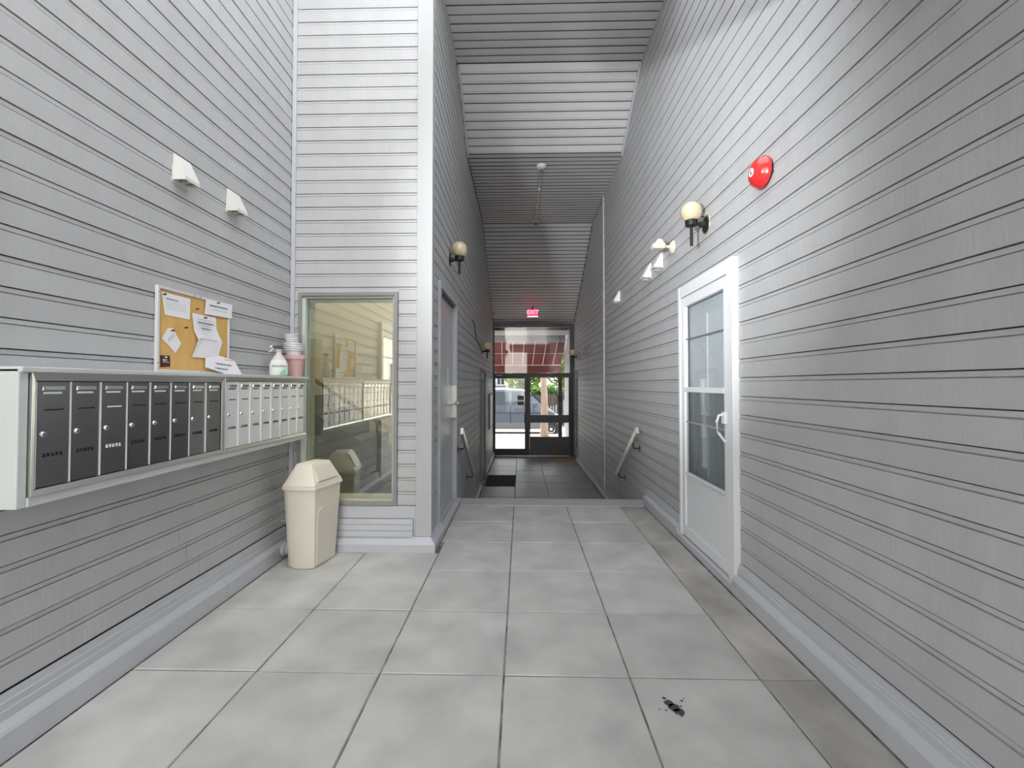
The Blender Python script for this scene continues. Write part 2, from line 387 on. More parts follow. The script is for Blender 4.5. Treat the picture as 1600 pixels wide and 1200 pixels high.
for k, (y0, y1, z0, z1) in enumerate(((5.48, 6.5, 5.41, 4.80),)):
    trim(5, MB().prism([(y0, z0-0.02), (y1, z1-0.02), (y1, z1-0.055), (y0, z0-0.055)], 'x', XC+0.002, XC+0.03), 'thin moulding along the left edge of the lit ceiling slope')
    trim(6, MB().prism([(y0, z0-0.02), (y1, z1-0.02), (y1, z1-0.055), (y0, z0-0.055)], 'x', XR-0.03, XR-0.002), 'thin moulding along the right edge of the lit ceiling slope')
rf = B(-7, 7, YF+0.14, YE+0.3, TOP, TOP+0.2)
rf.build('roof', 'house_roof', label='flat roof over the entrance passage', cat='roof', kind='structure')

# floors
fb = MB(); fb.box(XL-0.05, XR+0.05, -6, 3.80, -0.2, -0.006); fb.box(XC-0.05, XR+0.05, 3.80, 5.256, -0.2, -0.006)
floor = fb.build('floor', 'grout', label='grey concrete paver floor of the entry court', cat='floor', kind='structure')
def tile_mesh(sx, sy, m):
    c = 0.004; x, y = sx/2, sy/2
    b = MB().loft([[(-x,-y,-0.03),(x,-y,-0.03),(x,y,-0.03),(-x,y,-0.03)], [(-x,-y,-c),(x,-y,-c),(x,y,-c),(-x,y,-c)], [(-x+c,-y+c,0),(x-c,-y+c,0),(x-c,y-c,0),(-x+c,y-c,0)]])
    me = bpy.data.meshes.new('tile'); me.from_pydata(b.v, [], b.f); me.materials.append(MATS[m]); me.update(); return me
TM = {}
def tile(parent, x0, x1, y0, y1, z, m, gap=0.004):
    sx, sy = round(x1-x0-2*gap, 3), round(y1-y0-2*gap, 3)
    if sx < 0.02 or sy < 0.02: return
    if (sx, sy, m) not in TM: TM[(sx, sy, m)] = tile_mesh(sx, sy, m)
    o = bpy.data.objects.new('tile', TM[(sx, sy, m)]); COL.objects.link(o); o.parent = parent
    o.location = Vector(((x0+x1)/2, (y0+y1)/2, z + random.uniform(-0.0012, 0.0012))) - W[parent]
    o.rotation_euler = (random.uniform(-0.0018, 0.0018), random.uniform(-0.0018, 0.0018), 0)
xs = [-1.928, -1.302, -0.690, -0.083, 0.525, 1.147, 1.422]
ys = [5.254 - 0.61*k for k in range(12)]
for i in range(len(xs)-1):
    for k in range(len(ys)-1):
        y1, y0 = ys[k], ys[k+1]
        if i < 2:
            if y0 > 3.76: continue
            y1 = min(y1, 3.765)
        x0 = xs[i]
        if i == 2 and y1 > 3.9 and y0 < 3.8: pass
        if i == 2 and y0 > 3.7: x0 = -0.722
        tile(floor, x0, xs[i+1], y0, y1, 0.0, 'tile_edge' if i == 5 else 'tile')
st = MB()
rng = random.Random(3)
for cx, cy, r in ((0.655, 2.030, 0.020), (0.668, 2.000, 0.024), (0.682, 1.975, 0.021), (0.643, 2.060, 0.009), (0.715, 2.045, 0.006), (0.73, 2.06, 0.004), (0.628, 1.985, 0.005), (0.60, 1.99, 0.004), (0.70, 2.01, 0.005)):
    st.add([(cx + r*(1+rng.uniform(-.25,.25))*math.cos(a*math.pi/6), cy + r*(1+rng.uniform(-.25,.25))*math.sin(a*math.pi/6), 0.0012) for a in range(12)], [tuple(range(12))])
st.build('water_stain', 'stain', floor, label='dark wet splash on the pavers')

fl = MB(); fl.box(XC-0.05, XR+0.05, 6.15, YE+0.1, ZL-0.2, ZL-0.006)
floor_lower = fl.build('floor_lower', 'grout', label='lower paver floor in front of the entrance doors', cat='floor', kind='structure')
xs2 = [-0.735, -0.113, 0.494, 1.10, 1.422]; ys2 = [6.15 + 0.61*k for k in range(11)] + [YE - 0.03]
for i in range(4):
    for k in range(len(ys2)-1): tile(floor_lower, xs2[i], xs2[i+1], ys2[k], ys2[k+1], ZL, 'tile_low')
sp = MB()
sp.prism([(5.27, -0.75), (6.148, -0.75), (6.148, ZL+0.193), (5.85, ZL+0.193), (5.85, ZL+0.387), (5.555, ZL+0.387), (5.555, -0.045), (5.27, -0.045)], 'x', XC+0.003, XR-0.003)
steps = sp.build('stair_steps', 'nosing', label='three concrete steps down to the lower corridor', cat='steps', kind='structure')
B(XC+0.004, XR-0.004, 5.262, 5.578, -0.043, 0.003).build('nosing', 'nosing', steps, bevel=0.008, label='pale nosing slab at the top of the steps')

# baseboards
def base_prof(sgn, x, h=0.105, out=0.065, top=0.2):
    q = [(0, 0.0), (out, 0.0), (out, h-0.012), (out-0.006, h), (0.026, h+0.016), (0.026, h+0.05), (0.02, h+0.053), (0.02, top-0.028), (0.014, top-0.025), (0.012, top), (0, top)]
    return [(x + sgn*d, z + 0.0005) for d, z in q]
MB().prism(base_prof(1, XL, 0.11, 0.07, 0.218), 'y', -1.6, 2.93).build('baseboard_left', 'trim_paint', label='stepped painted baseboard under the mailbox wall', cat='baseboard', kind='structure')
MB().prism(base_prof(1, XL, 0.11, 0.07, 0.218), 'y', 2.933, 3.762).build('baseboard_left_end', 'trim_paint', label='short baseboard length behind the cream trash bin', cat='baseboard', kind='structure')
MB().prism(base_prof(-1, XR), 'y', -3.0, 3.095).build('baseboard_right', 'trim_paint', label='stepped painted baseboard on the right wall before the storm door', cat='baseboard', kind='structure')
MB().prism(base_prof(-1, XR), 'y', 4.172, 5.31).build('baseboard_right_end', 'trim_paint', label='stepped painted baseboard between storm door and steps', cat='baseboard', kind='structure')
B(1.425, 1.49, 3.097, 4.17, 0.0005, 0.058).build('baseboard_sill', 'trim_paint', label='flat painted plinth under the storm door', cat='baseboard', kind='structure', bevel=0.006)
q = [(YF+0.017, 0.0005), (YF-0.070, 0.0005), (YF-0.070, 0.066), (YF-0.064, 0.074), (YF-0.020, 0.118), (YF+0.017, 0.118)]
PQ = [(0, 0.0005), (.07, 0.0005), (.07, .066), (.064, .074), (.02, .118), (0, .118)]
MB().loft([[(XL+0.072, YF-d, z) for d, z in PQ], [(XC+d, YF-d, z) for d, z in PQ]]).build('baseboard_front', 'trim_paint', label='pale sloped plinth along the window wall', cat='baseboard', kind='structure')
tr = B(XL+0.03, -0.8965, YF+0.001, YF+0.017, 0.12, 0.375)
t7 = tr.build('trim_7', 'trim_paint', label='stepped trim courses below the tall window', cat='trim', kind='structure')
B(XL+0.03, -0.8965, YF-0.014, YF, 0.275, 0.374).build('plank', 'trim_paint', t7, bevel=0.002)
for z0, z1, o in ((0.222, 0.266, 0.022), (0.172, 0.219, 0.028), (0.121, 0.169, 0.034)):
    MB().prism([(YF, z0), (YF-o, z0), (YF-o+0.004, z1), (YF, z1)], 'x', XL+0.075, -0.919).build('plank', 'trim_paint', t7)
q = base_prof(1, XC, 0.105, 0.07, 0.2)
MB().loft([[(XC+d, YF-d, z) for d, z in PQ], [(XC+d, 4.245, z) for d, z in PQ]]).build('baseboard_corner', 'trim_paint', label='baseboard wrapping the corridor corner', cat='baseboard', kind='structure')
B(XC+0.001, XC+0.07, 4.247, 5.405, 0.0005, 0.05).build('baseboard_door', 'trim_paint', label='painted plinth under the grey metal door', cat='baseboard', kind='structure', bevel=0.006)
for nm, sg, x, y1, lb in (('baseboard_low_left', 1, XC, 8.55, 'left'), ('baseboard_low_right', -1, XR, 11.74, 'right')):
    MB().prism([(a, z + ZL) for a, z in base_prof(sg, x, 0.07, 0.055, 0.12)], 'y', 6.16, y1).build(nm, 'nosing', label='light baseboard on the %s side of the lower corridor' % lb, cat='baseboard', kind='structure')
MB().prism([(a, z + ZL) for a, z in base_prof(1, XC, 0.07, 0.055, 0.12)], 'y', 9.80, YE-0.04).build('baseboard_low_far', 'nosing', label='light baseboard on the left beside the entrance doors', cat='baseboard', kind='structure')

# ------------------------------------------------------------------ tall window and the stair room behind it
win = thing('window_1', 'tall fixed window with brown-grey frame reflecting the mailboxes', 'window', (-1.49, YF, 0.376), kind='structure')
def frame_parts(x0, x1, z0, z1, wd, y0, y1, name, m, parent, bev=0.003):
    B(x0, x0+wd, y0, y1, z0, z1).build(name, m, parent, bevel=bev); B(x1-wd, x1, y0, y1, z0, z1).build(name, m, parent, bevel=bev)
    B(x0+wd, x1-wd, y0, y1, z0, z0+wd).build(name, m, parent, bevel=bev); B(x0+wd, x1-wd, y0, y1, z1-wd, z1).build(name, m, parent, bevel=bev)
frame_parts(-1.926, -1.059, 0.378, 2.208, 0.032, YF-0.02, YF+0.07, 'window_frame', 'window_frame', win)
frame_parts(-1.894, -1.091, 0.41, 2.176, 0.018, YF+0.0, YF+0.07, 'glazing_bead', 'bead', win, 0.002)
B(-1.893, -1.862, YF-.012, YF+.028, 0.43, 2.157).build('jamb_liner', 'pale_green', win)
frame_parts(-1.894, -1.091, 0.41, 2.176, 0.022, YF+0.072, YF+0.20, 'window_liner', 'pale_green', win, 0.002)
B(-1.875, -1.11, YF+0.03, YF+0.036, 0.429, 2.157).build('glass', 'glass_window', win)
rm = MB()
rm.box(-3.7, -0.95, 6.6, 6.7, -0.1, 4.0); rm.box(-3.8, -3.7, 3.98, 6.7, -0.1, 4.0); rm.box(-3.8, -0.95, 3.98, 6.7, 4.0, 4.1)
rm.box(-0.95, -0.932, 3.98, 6.7, -0.1, 4.0); rm.box(-3.7, XL-0.26, 3.85, 3.97, -0.1, 4.0)
rm.build('wall_stair_room', 'cream_wall', label='cream stair room walls behind the tall window', cat='wall', kind='structure')
B(-3.7, -0.95, 3.98, 6.6, -0.1, 0.0).build('floor_stair_room', 'room_floor', label='dark floor of the stair room', cat='floor', kind='structure')
stt = thing('staircase', 'dark staircase with wooden handrail seen behind the tall window', 'staircase', (-2.3, 5.9, 0))
for k in range(8):
    B(-1.10-0.29*(k+1), -1.10-0.29*k+0.02, 5.42, 6.58, 0.002 + 0.18*k, 0.18*(k+1)).build('step', 'stair_dark', stt)
MB().prism([(-1.02, 0.0), (-1.02, 0.14), (-3.42, 1.64), (-3.42, 1.34), (-1.25, 0.0)], 'y', 5.38, 5.418).build('stringer', 'stair_dark', stt)
MB().bar((-1.15, 5.40, 0.58), (-3.4, 5.40, 2.04), (0, 0.02, 0), (0, 0, 0.028)).build('handrail', 'wood_rail', stt)
for x in (-1.2, -1.75, -2.3, -2.85): MB().cyl((x, 5.40, (-1.02-x)*0.625+0.1), (x, 5.40, (-1.15-x)*0.649+0.56), 0.012).build('baluster', 'wood_rail', stt)
MB().prism([(-3.65, 1.30), (-1.6, 3.25), (-1.6, 3.45), (-3.65, 1.5)], 'y', 4.25, 5.2).build('ceiling_soffit', 'cream_wall', label='sloping pale soffit inside the stair room', cat='soffit', kind='structure')
lt = thing('added_ceiling_lamp', 'round ceiling lamp added to brighten the stair room', 'lamp', (-1.5, 5.0, 3.9))  # added fixture, out of view, to brighten the room behind the window
MB().lathe((-1.5, 5.0, 3.99), [(0.12, 0), (0.14, -0.03), (0.11, -0.07), (0.02, -0.09)], 20).build('shade', 'bulb', lt, smooth=True)
ld = bpy.data.lights.new('stair_fill', 'POINT'); ld.energy = 22; ld.color = (1.0, 0.9, 0.72); ld.shadow_soft_size = 0.12
lo = bpy.data.objects.new('stair_fill', ld); COL.objects.link(lo); lo.parent = lt; lo.location = (0, 0, -0.14)

# ------------------------------------------------------------------ doors
def storm_door(n, label, sgn, xw, y0, y1, zt, handle_y):
    """white storm door; sgn = +1 when the room side is towards +x"""
    d = thing('door_%d' % n, label, 'door', (xw, (y0+y1)/2, 0.06), kind='structure')
    f = xw + sgn*0.042                            # casing face
    def bx(nm, a, b, z0, z1, d0, d1, m='white_paint', par=d, bev=0.003):
        return B(xw + sgn*d0, xw + sgn*d1, a, b, z0, z1).build(nm, m, par, bevel=bev)
    c = 0.085
    bx('casing', y0, y0+c, 0.06, zt, -0.016, 0.042); bx('casing', y1-c*0.45, y1, 0.06, zt-0.0, -0.016, 0.042)
    bx('casing', y0+c, y1-c*0.45, zt-0.10, zt, -0.016, 0.040)
    bx('casing', y0+c, y0+c+0.02, 0.06, zt-0.10, -0.01, 0.028)
    a, b = y0+c+0.024, y1-c*0.45-0.004; zb, zc = 0.068, zt-0.104
    sl = B(xw - sgn*0.005, xw + sgn*0.030, a, a+0.05, zb, zc).build('stile', 'white_door', d, bevel=0.004)
    B(xw - sgn*0.005, xw + sgn*0.030, b-0.075, b, zb, zc).build('stile', 'white_door', d, bevel=0.004)
    ga, gb = a+0.05, b-0.075
    bx('top_rail', ga, gb, zc-0.085, zc, -0.005, 0.030, 'white_door'); bx('mid_rail', ga, gb, 1.345, 1.388, -0.005, 0.032, 'white_door')
    kp = bx('kick_panel', ga, gb, zb+0.09, 0.635, -0.005, 0.018, 'white_door'); bx('panel_bead', ga, gb, 0.62, 0.64, 0.018, 0.03, 'white_door', kp)
    bx('bottom_rail', ga, gb, zb, zb+0.09, -0.005, 0.030, 'white_door'); bx('panel_bead', ga, gb, zb+0.105, zb+0.113, 0.018, 0.023, 'white_door', kp)
    bx('glass', ga, gb, 1.388, zc-0.085, 0.008, 0.012, 'glass_storm', bev=0); bx('glass', ga, gb, 0.64, 1.345, 0.008, 0.012, 'glass_lower', bev=0)
    bx('sash_bar', ga, gb, 1.808, 1.817, 0.004, 0.018, 'vent_grey', bev=0); bx('sash_bar', ga, gb, 1.076, 1.088, 0.004, 0.018, 'frame_grey', bev=0)
    inner = bx('inner_door', y0+0.03, y1-0.02, 0.07, zt-0.03, -0.075, -0.04, 'white_door', bev=0)
    for (p, q, z0, z1) in ((ga+0.06, (ga+gb)/2-0.04, 1.15, 2.0), ((ga+gb)/2+0.04, gb-0.06, 1.15, 2.0), (ga+0.06, (ga+gb)/2-0.04, 0.25, 1.0), ((ga+gb)/2+0.04, gb-0.06, 0.25, 1.0)):
        bx('door_panel', p, q, z0, z1, -0.04, -0.03, 'white_paint', inner, 0.006)
    hy = a + 0.028
    h = MB().tube([(xw+sgn*0.03, hy, 1.20), (xw+sgn*0.075, hy+0.006, 1.19), (xw+sgn*0.088, hy+0.012, 1.14), (xw+sgn*0.08, hy+0.01, 1.07), (xw+sgn*0.032, hy, 1.0)], 0.0095).build('handle', 'white_paint', d, smooth=True, label='white curved pull handle')
    bx('handle_plate', hy-0.018, hy+0.03, 1.13, 1.215, 0.028, 0.048, 'white_paint', h, 0.004)
    return d
storm_door(1, 'white storm door with two glass panes in the right wall', -1, XR, 3.105, 4.16, 2.295, 3.25)
storm_door(2, 'white storm door in the mailbox wall seen mirrored in the tall window', 1, XL, 0.43, 1.47, 2.295, 1.35)

d3 = thing('door_3', 'grey metal door with knob in the left corridor wall', 'door', (XC, 4.82, 0.05), kind='structure')
for y0, y1, z0, z1 in ((4.252, 4.315, 0.052, 2.415), (5.345, 5.398, 0.052, 2.415), (4.315, 5.345, 2.355, 2.415)):
    B(XC-0.10, XC+0.022, y0, y1, z0, z1).build('door_frame', 'trim_paint', d3, bevel=0.003)
B(XC-0.11, XC-0.001, 4.316, 5.344, 0.041, 0.057).build('threshold', 'trim_paint', d3)
B(XC-0.075, XC-0.03, 4.322, 5.338, 0.06, 2.34).build('door_leaf', 'grey_door', d3, bevel=0.003)
k = MB().lathe((XC-0.03, 5.25, 1.19), [(0.032, 0), (0.032, 0.008), (0.012, 0.012), (0.012, 0.045), (0.028, 0.055), (0.031, 0.07), (0.022, 0.085), (0.001, 0.088)], 16, axis=(1, 0, 0)).build('knob', 'chrome', d3, smooth=True)
B(XC-0.03, XC+0.026, 5.30, 5.336, 1.02, 1.40).build('latch_guard', 'steel_frame', d3, bevel=0.002)
B(XC-0.03, XC-0.027, 4.98, 5.07, 1.40, 1.60).build('door_sign', 'label_white', d3, label='small white notice on the metal door')
MB().prism([(4.33, 2.34), (5.33, 2.34), (5.33, 2.325), (4.33, 2.325)], 'x', XC-0.028, XC-0.005).build('weather_strip', 'black', d3)
for z in (0.35, 1.2, 2.1): MB().cyl((XC-0.02, 4.319, z-0.05), (XC-0.02, 4.319, z+0.05), 0.009).build('hinge', 'steel_frame', d3)
for n, sgn, xw, y0, y1, zt, lb in ((5, 1, XC, 8.60, 9.75, 1.73, 'narrow dark-framed glazed door on the left of the lower corridor'), (6, -1, XR, 11.78, 12.56, 1.79, 'narrow glazed door on the right beside the entrance')):
    d = thing('door_%d' % n, lb, 'door', (xw, (y0+y1)/2, ZL), kind='structure')
    fm = 'vent_grey'
    for a, b, z0, z1 in ((y0, y0+0.07, ZL, zt), (y1-0.07, y1, ZL, zt), (y0+0.07, y1-0.07, zt-0.07, zt)): B(xw-sgn*0.1, xw+sgn*0.025, a, b, z0, z1).build('door_frame', fm, d, bevel=0.003)
    for a, b, z0, z1 in ((y0+0.075, y0+0.17, ZL+0.01, zt-0.075), (y1-0.17, y1-0.075, ZL+0.01, zt-0.075), (y0+0.17, y1-0.17, zt-0.2, zt-0.075), (y0+0.17, y1-0.17, ZL+0.01, ZL+0.28)):
        B(xw-sgn*0.05, xw-sgn*0.01, a, b, z0, z1).build('stile', 'pale_green' if n == 6 else 'frame_grey', d, bevel=0.003)
    B(xw-sgn*0.035, xw-sgn*0.028, y0+0.17, y1-0.17, ZL+0.28, zt-0.2).build('glass', 'glass_lower', d)
    B(xw-sgn*0.25, xw-sgn*0.245, y0, y1, ZL, zt).build('curtain', 'white_paint', d)

# entrance storefront
en = thing('door_4', 'dark aluminium glazed entrance doors with transom at the corridor end', 'door', (0.3, YE, ZL), kind='structure')
def eb(nm, x0, x1, z0, z1, y0=YE-0.03, y1=YE+0.05, m='dark_alu', par=en, bev=0.003, lab=None): return B(x0, x1, y0, y1, z0, z1).build(nm, m, par, bevel=bev, label=lab)
eb('frame_post', XC+0.0, -0.745, ZL, 3.13); eb('frame_post', 1.37, XR, ZL, 3.13)
eb('frame_header', -0.745, 1.37, 3.03, 3.13); eb('frame_header', -0.745, 1.37, 1.62, 1.735)
eb('transom_glass', -0.745, 1.37, 1.735, 3.03, YE+0.005, YE+0.011, 'glass_transom', bev=0)
lf = eb('side_light', -0.745, -0.735, ZL+0.01, 1.62)
for x0, x1, z0, z1 in ((-0.745, -0.72, ZL, 1.62), (0.105, 0.235, ZL, 1.62), (-0.72, 0.105, 1.585, 1.62), (-0.72, 0.105, ZL, -0.385)): eb('sash', x0, x1, z0, z1)
eb('glass', -0.72, 0.105, -0.385, 1.585, YE+0.005, YE+0.011, 'glass_clear', bev=0)
eb('name_plate', -0.70, -0.53, 1.655, 1.685, YE-0.036, YE-0.03, 'frame_grey')
dl = eb('door_leaf', 0.237, 0.245, ZL+0.01, 1.615, YE-0.02, YE+0.03)
for x0, x1, z0, z1 in ((0.245, 0.262, -0.045, 1.615), (1.335, 1.368, -0.045, 1.615), (0.262, 1.335, 1.60, 1.615)): eb('stile', x0, x1, z0, z1, YE-0.02, YE+0.03, par=en)
eb('mullion', 1.04, 1.145, -0.045, 1.60, YE-0.025, YE+0.03); eb('latch_plate', 1.02, 1.16, .92, 1.12, YE-0.05, YE-0.025, 'black')
eb('kick_panel', 0.245, 1.368, ZL+0.01, -0.045, YE-0.02, YE+0.03, 'door_panel_dark')
eb('push_bar', 0.14, 1.345, 0.352, 0.566, YE-0.085, YE-0.022, 'door_panel_dark')
eb('lock_box', 0.09, 0.235, 0.345, 0.585, YE-0.075, YE-0.031, 'black')
eb('glass', 0.262, 1.335, -0.045, 1.60, YE+0.002, YE+0.008, 'glass_clear', bev=0)
for z0, z1 in ((0.985, 1.10), (0.835, 0.935)): eb('sticker', -0.10, 0.085, z0, z1, YE+0.0, YE+0.004, 'black', bev=0)
eb('sticker', -0.10, 0.085, 0.945, 0.975, YE+0.0, YE+0.004, 'label_white', bev=0)
eb('threshold', -0.745, 1.37, ZL-0.006, ZL+0.012, YE-0.05, YE+0.12, 'steel_frame', bev=0.003)

# ------------------------------------------------------------------ mailboxes on the left wall
XM = -1.80
hs = thing('mailbox_housing', 'painted pale grey wooden box holding the steel mailboxes', 'mailbox housing', (-1.9, 2.66, 0.962))
B(XL+0.002, XM, 1.562, 1.596, 0.962, 1.47).build('end_panel', 'housing', hs, bevel=0.004)
B(XL+0.002, XM+0.012, 1.562, 3.73, 1.455, 1.476).build('top_board', 'housing', hs, bevel=0.004)
B(XL+0.002, XM+0.003, 1.596, 3.73, 0.962, 0.998).build('bottom_board', 'housing', hs, bevel=0.004)
B(XL+0.002, XM, 3.706, 3.73, 0.998, 1.455).build('end_panel', 'housing', hs, bevel=0.004)
B(XL+0.002, XL+0.02, 1.596, 3.706, 0.998, 1.455).build('back_board', 'housing', hs)
def mailbox_unit(y0, y1, label, dark_letters):
    u = thing('mailbox_unit', label, 'mailboxes', ((XL+XM)/2, (y0+y1)/2, 0.9985), 'steel mailbox units on the left wall')
    z0, z1 = 0.9985, 1.4545; f = XM + 0.012
    B(XL+0.05, XM-0.02, y0+0.01, y1-0.01, z0+0.01, z1-0.01).build('case', 'vent_grey', u)
    e = 0.030 if y0 < 2 else 0.024
    fr = MB()
    # mitred outer frame: sloped inwards
    def fr_piece(pts_out, pts_in):
        a, b = pts_out; c, d = pts_in
        return MB().loft([[(XM-0.02, *a), (f, *a), (f-0.008, *c), (XM-0.02, *c)], [(XM-0.02, *b), (f, *b), (f-0.008, *d), (XM-0.02, *d)]])
    o = [(y0, z0), (y1, z0), (y1, z1), (y0, z1)]; i_ = [(y0+e*0.6, z0+e*0.75), (y1-e*0.6, z0+e*0.75), (y1-e*0.6, z1-e), (y0+e*0.6, z1-e)]
    for k in range(4): fr_piece((o[k], o[(k+1) % 4]), (i_[k], i_[(k+1) % 4])).build('frame', 'steel_frame', u, bevel=0.001)
    n = 8; a0, a1 = i_[0][0] + 0.004, i_[1][0] - 0.004; p = (a1 - a0)/n; zb, zt = i_[0][1] + 0.003, i_[2][1] - 0.003; H = zt - zb
    for k in range(n):
        B(XM-.01, XM+.004, a0 + k*p - .0022, a0 + k*p + .0016, zb, zt).build('divider', 'divider', u)
        ya, yb = a0 + k*p + 0.0025, a0 + (k+1)*p - 0.0025
        d = MB().cbox(ya, yb, zb, zt, 0, 0.012, 0.0015)
        d.v = [Vector((XM-0.012 + q.z + random.uniform(-1, 1)*0.0, q.x, q.y)) for q in d.v]
        # slightly uneven door leaf
        tl = random.uniform(-0.0018, 0.0018)
        for q in d.v: q.x += tl*(q.y - (ya+yb)/2)/(p/2)
        door = d.build('mailbox_door', 'steel_bright' if dark_letters else 'steel', u, label='stainless mailbox door')
        xf = XM + 0.0005; wd = yb - ya
        h = MB(); c = (ya+yb)/2
        h.loft([[(xf-0.002, c-wd*.34, zt-H*.085), (xf-0.002, c+wd*.34, zt-H*.085), (xf-0.002, c+wd*.31, zt-H*.038), (xf-0.002, c-wd*.31, zt-H*.038)],
                [(xf+0.006, c-wd*.32, zt-H*.080), (xf+0.006, c+wd*.32, zt-H*.080), (xf+0.006, c+wd*.29, zt-H*.043), (xf+0.006, c-wd*.29, zt-H*.043)]])
        hh = h.build('name_holder', 'chrome', door)
        if dark_letters: B(xf+0.0055, xf+0.0068, c-wd*.22, c+wd*.24, zt-H*.073, zt-H*.05).build('name_strip', 'ink', hh)
        B(xf-0.001, xf+0.0014, c-wd*.30, c+wd*.24, zt-H*.118, zt-H*.098).build('name_tape', 'ink' if dark_letters else 'label_white', door)
        B(xf-0.002, xf+0.0015, c-wd*.25, c+wd*.30, zt-H*.277, zt-H*.264).build('mail_slot', 'paper' if (y0 < 2 and k == 2) else 'hole', door)
        kl = MB().lathe((xf-0.002, ya+wd*.19, zt-H*.50), [(0.0115, 0), (0.0115, 0.006), (0.009, 0.009), (0.001, 0.010)], 14, axis=(1, 0, 0)).build('lock', 'chrome', door, smooth=True)
        B(xf+0.0065, xf+0.0085, ya+wd*.19-0.0012, ya+wd*.19+0.0012, zt-H*.50-0.005, zt-H*.50+0.005).build('keyhole', 'hole', kl)
        vh = MB()
        for q in range(5):
            yc = c + (q-2)*wd*.125; s = 1 if q % 2 == 0 else -1; zc = zt - H*.70; hh_ = H*.018; ww = wd*.042
            vh.prism([(yc-ww, zc-s*hh_), (yc+ww, zc-s*hh_), (yc+ww*.3, zc+s*hh_), (yc-ww*.3, zc+s*hh_)], 'x', xf-0.002, xf+0.0014)
        vh.build('vent_slots', 'paper' if (y0 < 2 and k == 2) else 'hole', door)
    return u
mailbox_unit(1.598, 2.668, 'steel eight-door mailbox unit at the near end, below the cork board', False)
mailbox_unit(2.671, 3.704, 'steel eight-door mailbox unit at the far end, next to the window', True)

# ------------------------------------------------------------------ cork board and notes
cbd = thing('cork_board', 'framed cork notice board above the mailboxes', 'notice board', (-1.99, 2.69, 1.477))
xb = XL + 0.001
B(xb, xb+0.012, 2.395, 2.99, 1.49, 1.945).build('cork_panel', 'cork', cbd)
for y0, y1, z0, z1 in ((2.388, 2.404, 1.4775, 1.957), (2.980, 2.996, 1.4775, 1.957), (2.404, 2.980, 1.4775, 1.495), (2.404, 2.980, 1.941, 1.957)):
    B(xb, xb+0.019, y0, y1, z0, z1).build('frame', 'board_frame', cbd, bevel=0.002)
for y, z in ((2.396, 1.92), (2.396, 1.53), (2.66, 1.949), (2.71, 1.949), (2.72, 1.486)):
    MB().lathe((xb+0.018, y, z), [(0.004, 0), (0.004, 0.003), (0.001, 0.004)], 8, axis=(1, 0, 0)).build('screw', 'vent_grey', cbd)
XN = xb + 0.0135
def note(name, pts, label, lines=(), m='paper', ds=None, ymid=None, base=0.0):
    n = len(pts); ds = ds or [0.0]*n; cy = sum(p[0] for p in pts)/n; cz = sum(p[1] for p in pts)/n; cdp = sum(ds)/n
    mb = MB(); vs = [(XN + base + d + 0.0006, *p) for p, d in zip(pts, ds)] + [(XN + base + d, *p) for p, d in zip(pts, ds)]
    vs += [(XN + base + cdp + 0.0006, cy, cz), (XN + base + cdp, cy, cz)]
    fs = [(i, (i+1) % n, 2*n) for i in range(n)] + [(n+(i+1) % n, n+i, 2*n+1) for i in range(n)] + [(i, n+i, n+(i+1) % n, (i+1) % n) for i in range(n)]
    o = mb.add(vs, fs).build(name, m, label=label, cat='card' if 'card' in name else 'note', group='notes pinned to the cork board')
    for li, (y0, y1, z, h, mm, sl) in enumerate(lines):
        b = MB(); e = XN + base + max(ds) + 0.0012
        # a row of short word-like dashes
        y = y0
        while y < y1:
            wv = random.uniform(0.008, 0.026); ye = min(y1, y + wv)
            zz0 = z + sl*(y - y0); zz1 = z + sl*(ye - y0)
            b.add([(e, y, zz0-h), (e, ye, zz1-h), (e, ye, zz1+h), (e, y, zz0+h)], [(0, 1, 2, 3)]); y = ye + 0.004
        b.build('print', mm, o)
    return o
note('paper_note', [(2.415, 1.925), (2.634, 1.925), (2.63, 1.80), (2.443, 1.80)], 'wide white note at the top left of the cork board',
     [(2.45, 2.54, 1.893, .0035, 'ink', 0)] + [(2.45, 2.60, 1.875 - .012*i, .0012, 'ink_light', 0) for i in range(4)])
note('paper_note', [(2.757, 1.946), (3.012, 1.958), (3.01, 1.862), (2.744, 1.852)], 'white note overhanging the top right corner of the cork board',
     [(2.79, 2.96, 1.915, .005, 'ink', 0.02), (2.82, 2.95, 1.893, .0022, 'ink_light', 0.02)], base=0.007)
note('paper_note', [(2.648, 1.843), (2.857, 1.845), (2.861, 1.768), (2.91, 1.687), (2.875, 1.577), (2.646, 1.577), (2.691, 1.686), (2.661, 1.737)], 'long folded white letter in the middle of the cork board',
     [(2.68, 2.83, 1.812, .002, 'ink_light', 0), (2.685, 2.825, 1.792, .005, 'ink', 0), (2.71, 2.80, 1.776, .0018, 'ink_light', 0), (2.715, 2.80, 1.758, .004, 'ink', 0), (2.715, 2.80, 1.746, .001, 'ink_light', 0), (2.70, 2.82, 1.722, .001, 'ink_light', 0), (2.70, 2.86, 1.694, .0014, 'ink', -0.02)],
     ds=[0, 0, .004, .010, .002, .004, .010, .004], base=0.001)
note('paper_note', [(2.467, 1.73), (2.502, 1.732), (2.566, 1.65), (2.523, 1.59), (2.425, 1.667)], 'small tilted slip at the lower left of the cork board',
     [(2.468, 2.515, 1.668 - .006*i, .0012, 'ink_light', .75) for i in range(4)])
note('paper_note', [(2.757, 1.575), (2.884, 1.60), (3.02, 1.576), (3.078, 1.482), (2.912, 1.482), (2.75, 1.52)], 'white note curling over the lower right corner of the cork board',
     [(2.89, 2.99, 1.575, .0025, 'ink_red', -.05), (2.81, 2.96, 1.546, .0045, 'ink', -.06), (2.80, 2.93, 1.517, .0045, 'ink', -.06)], ds=[0, 0, .012, .03, .02, .004], base=0.0085)
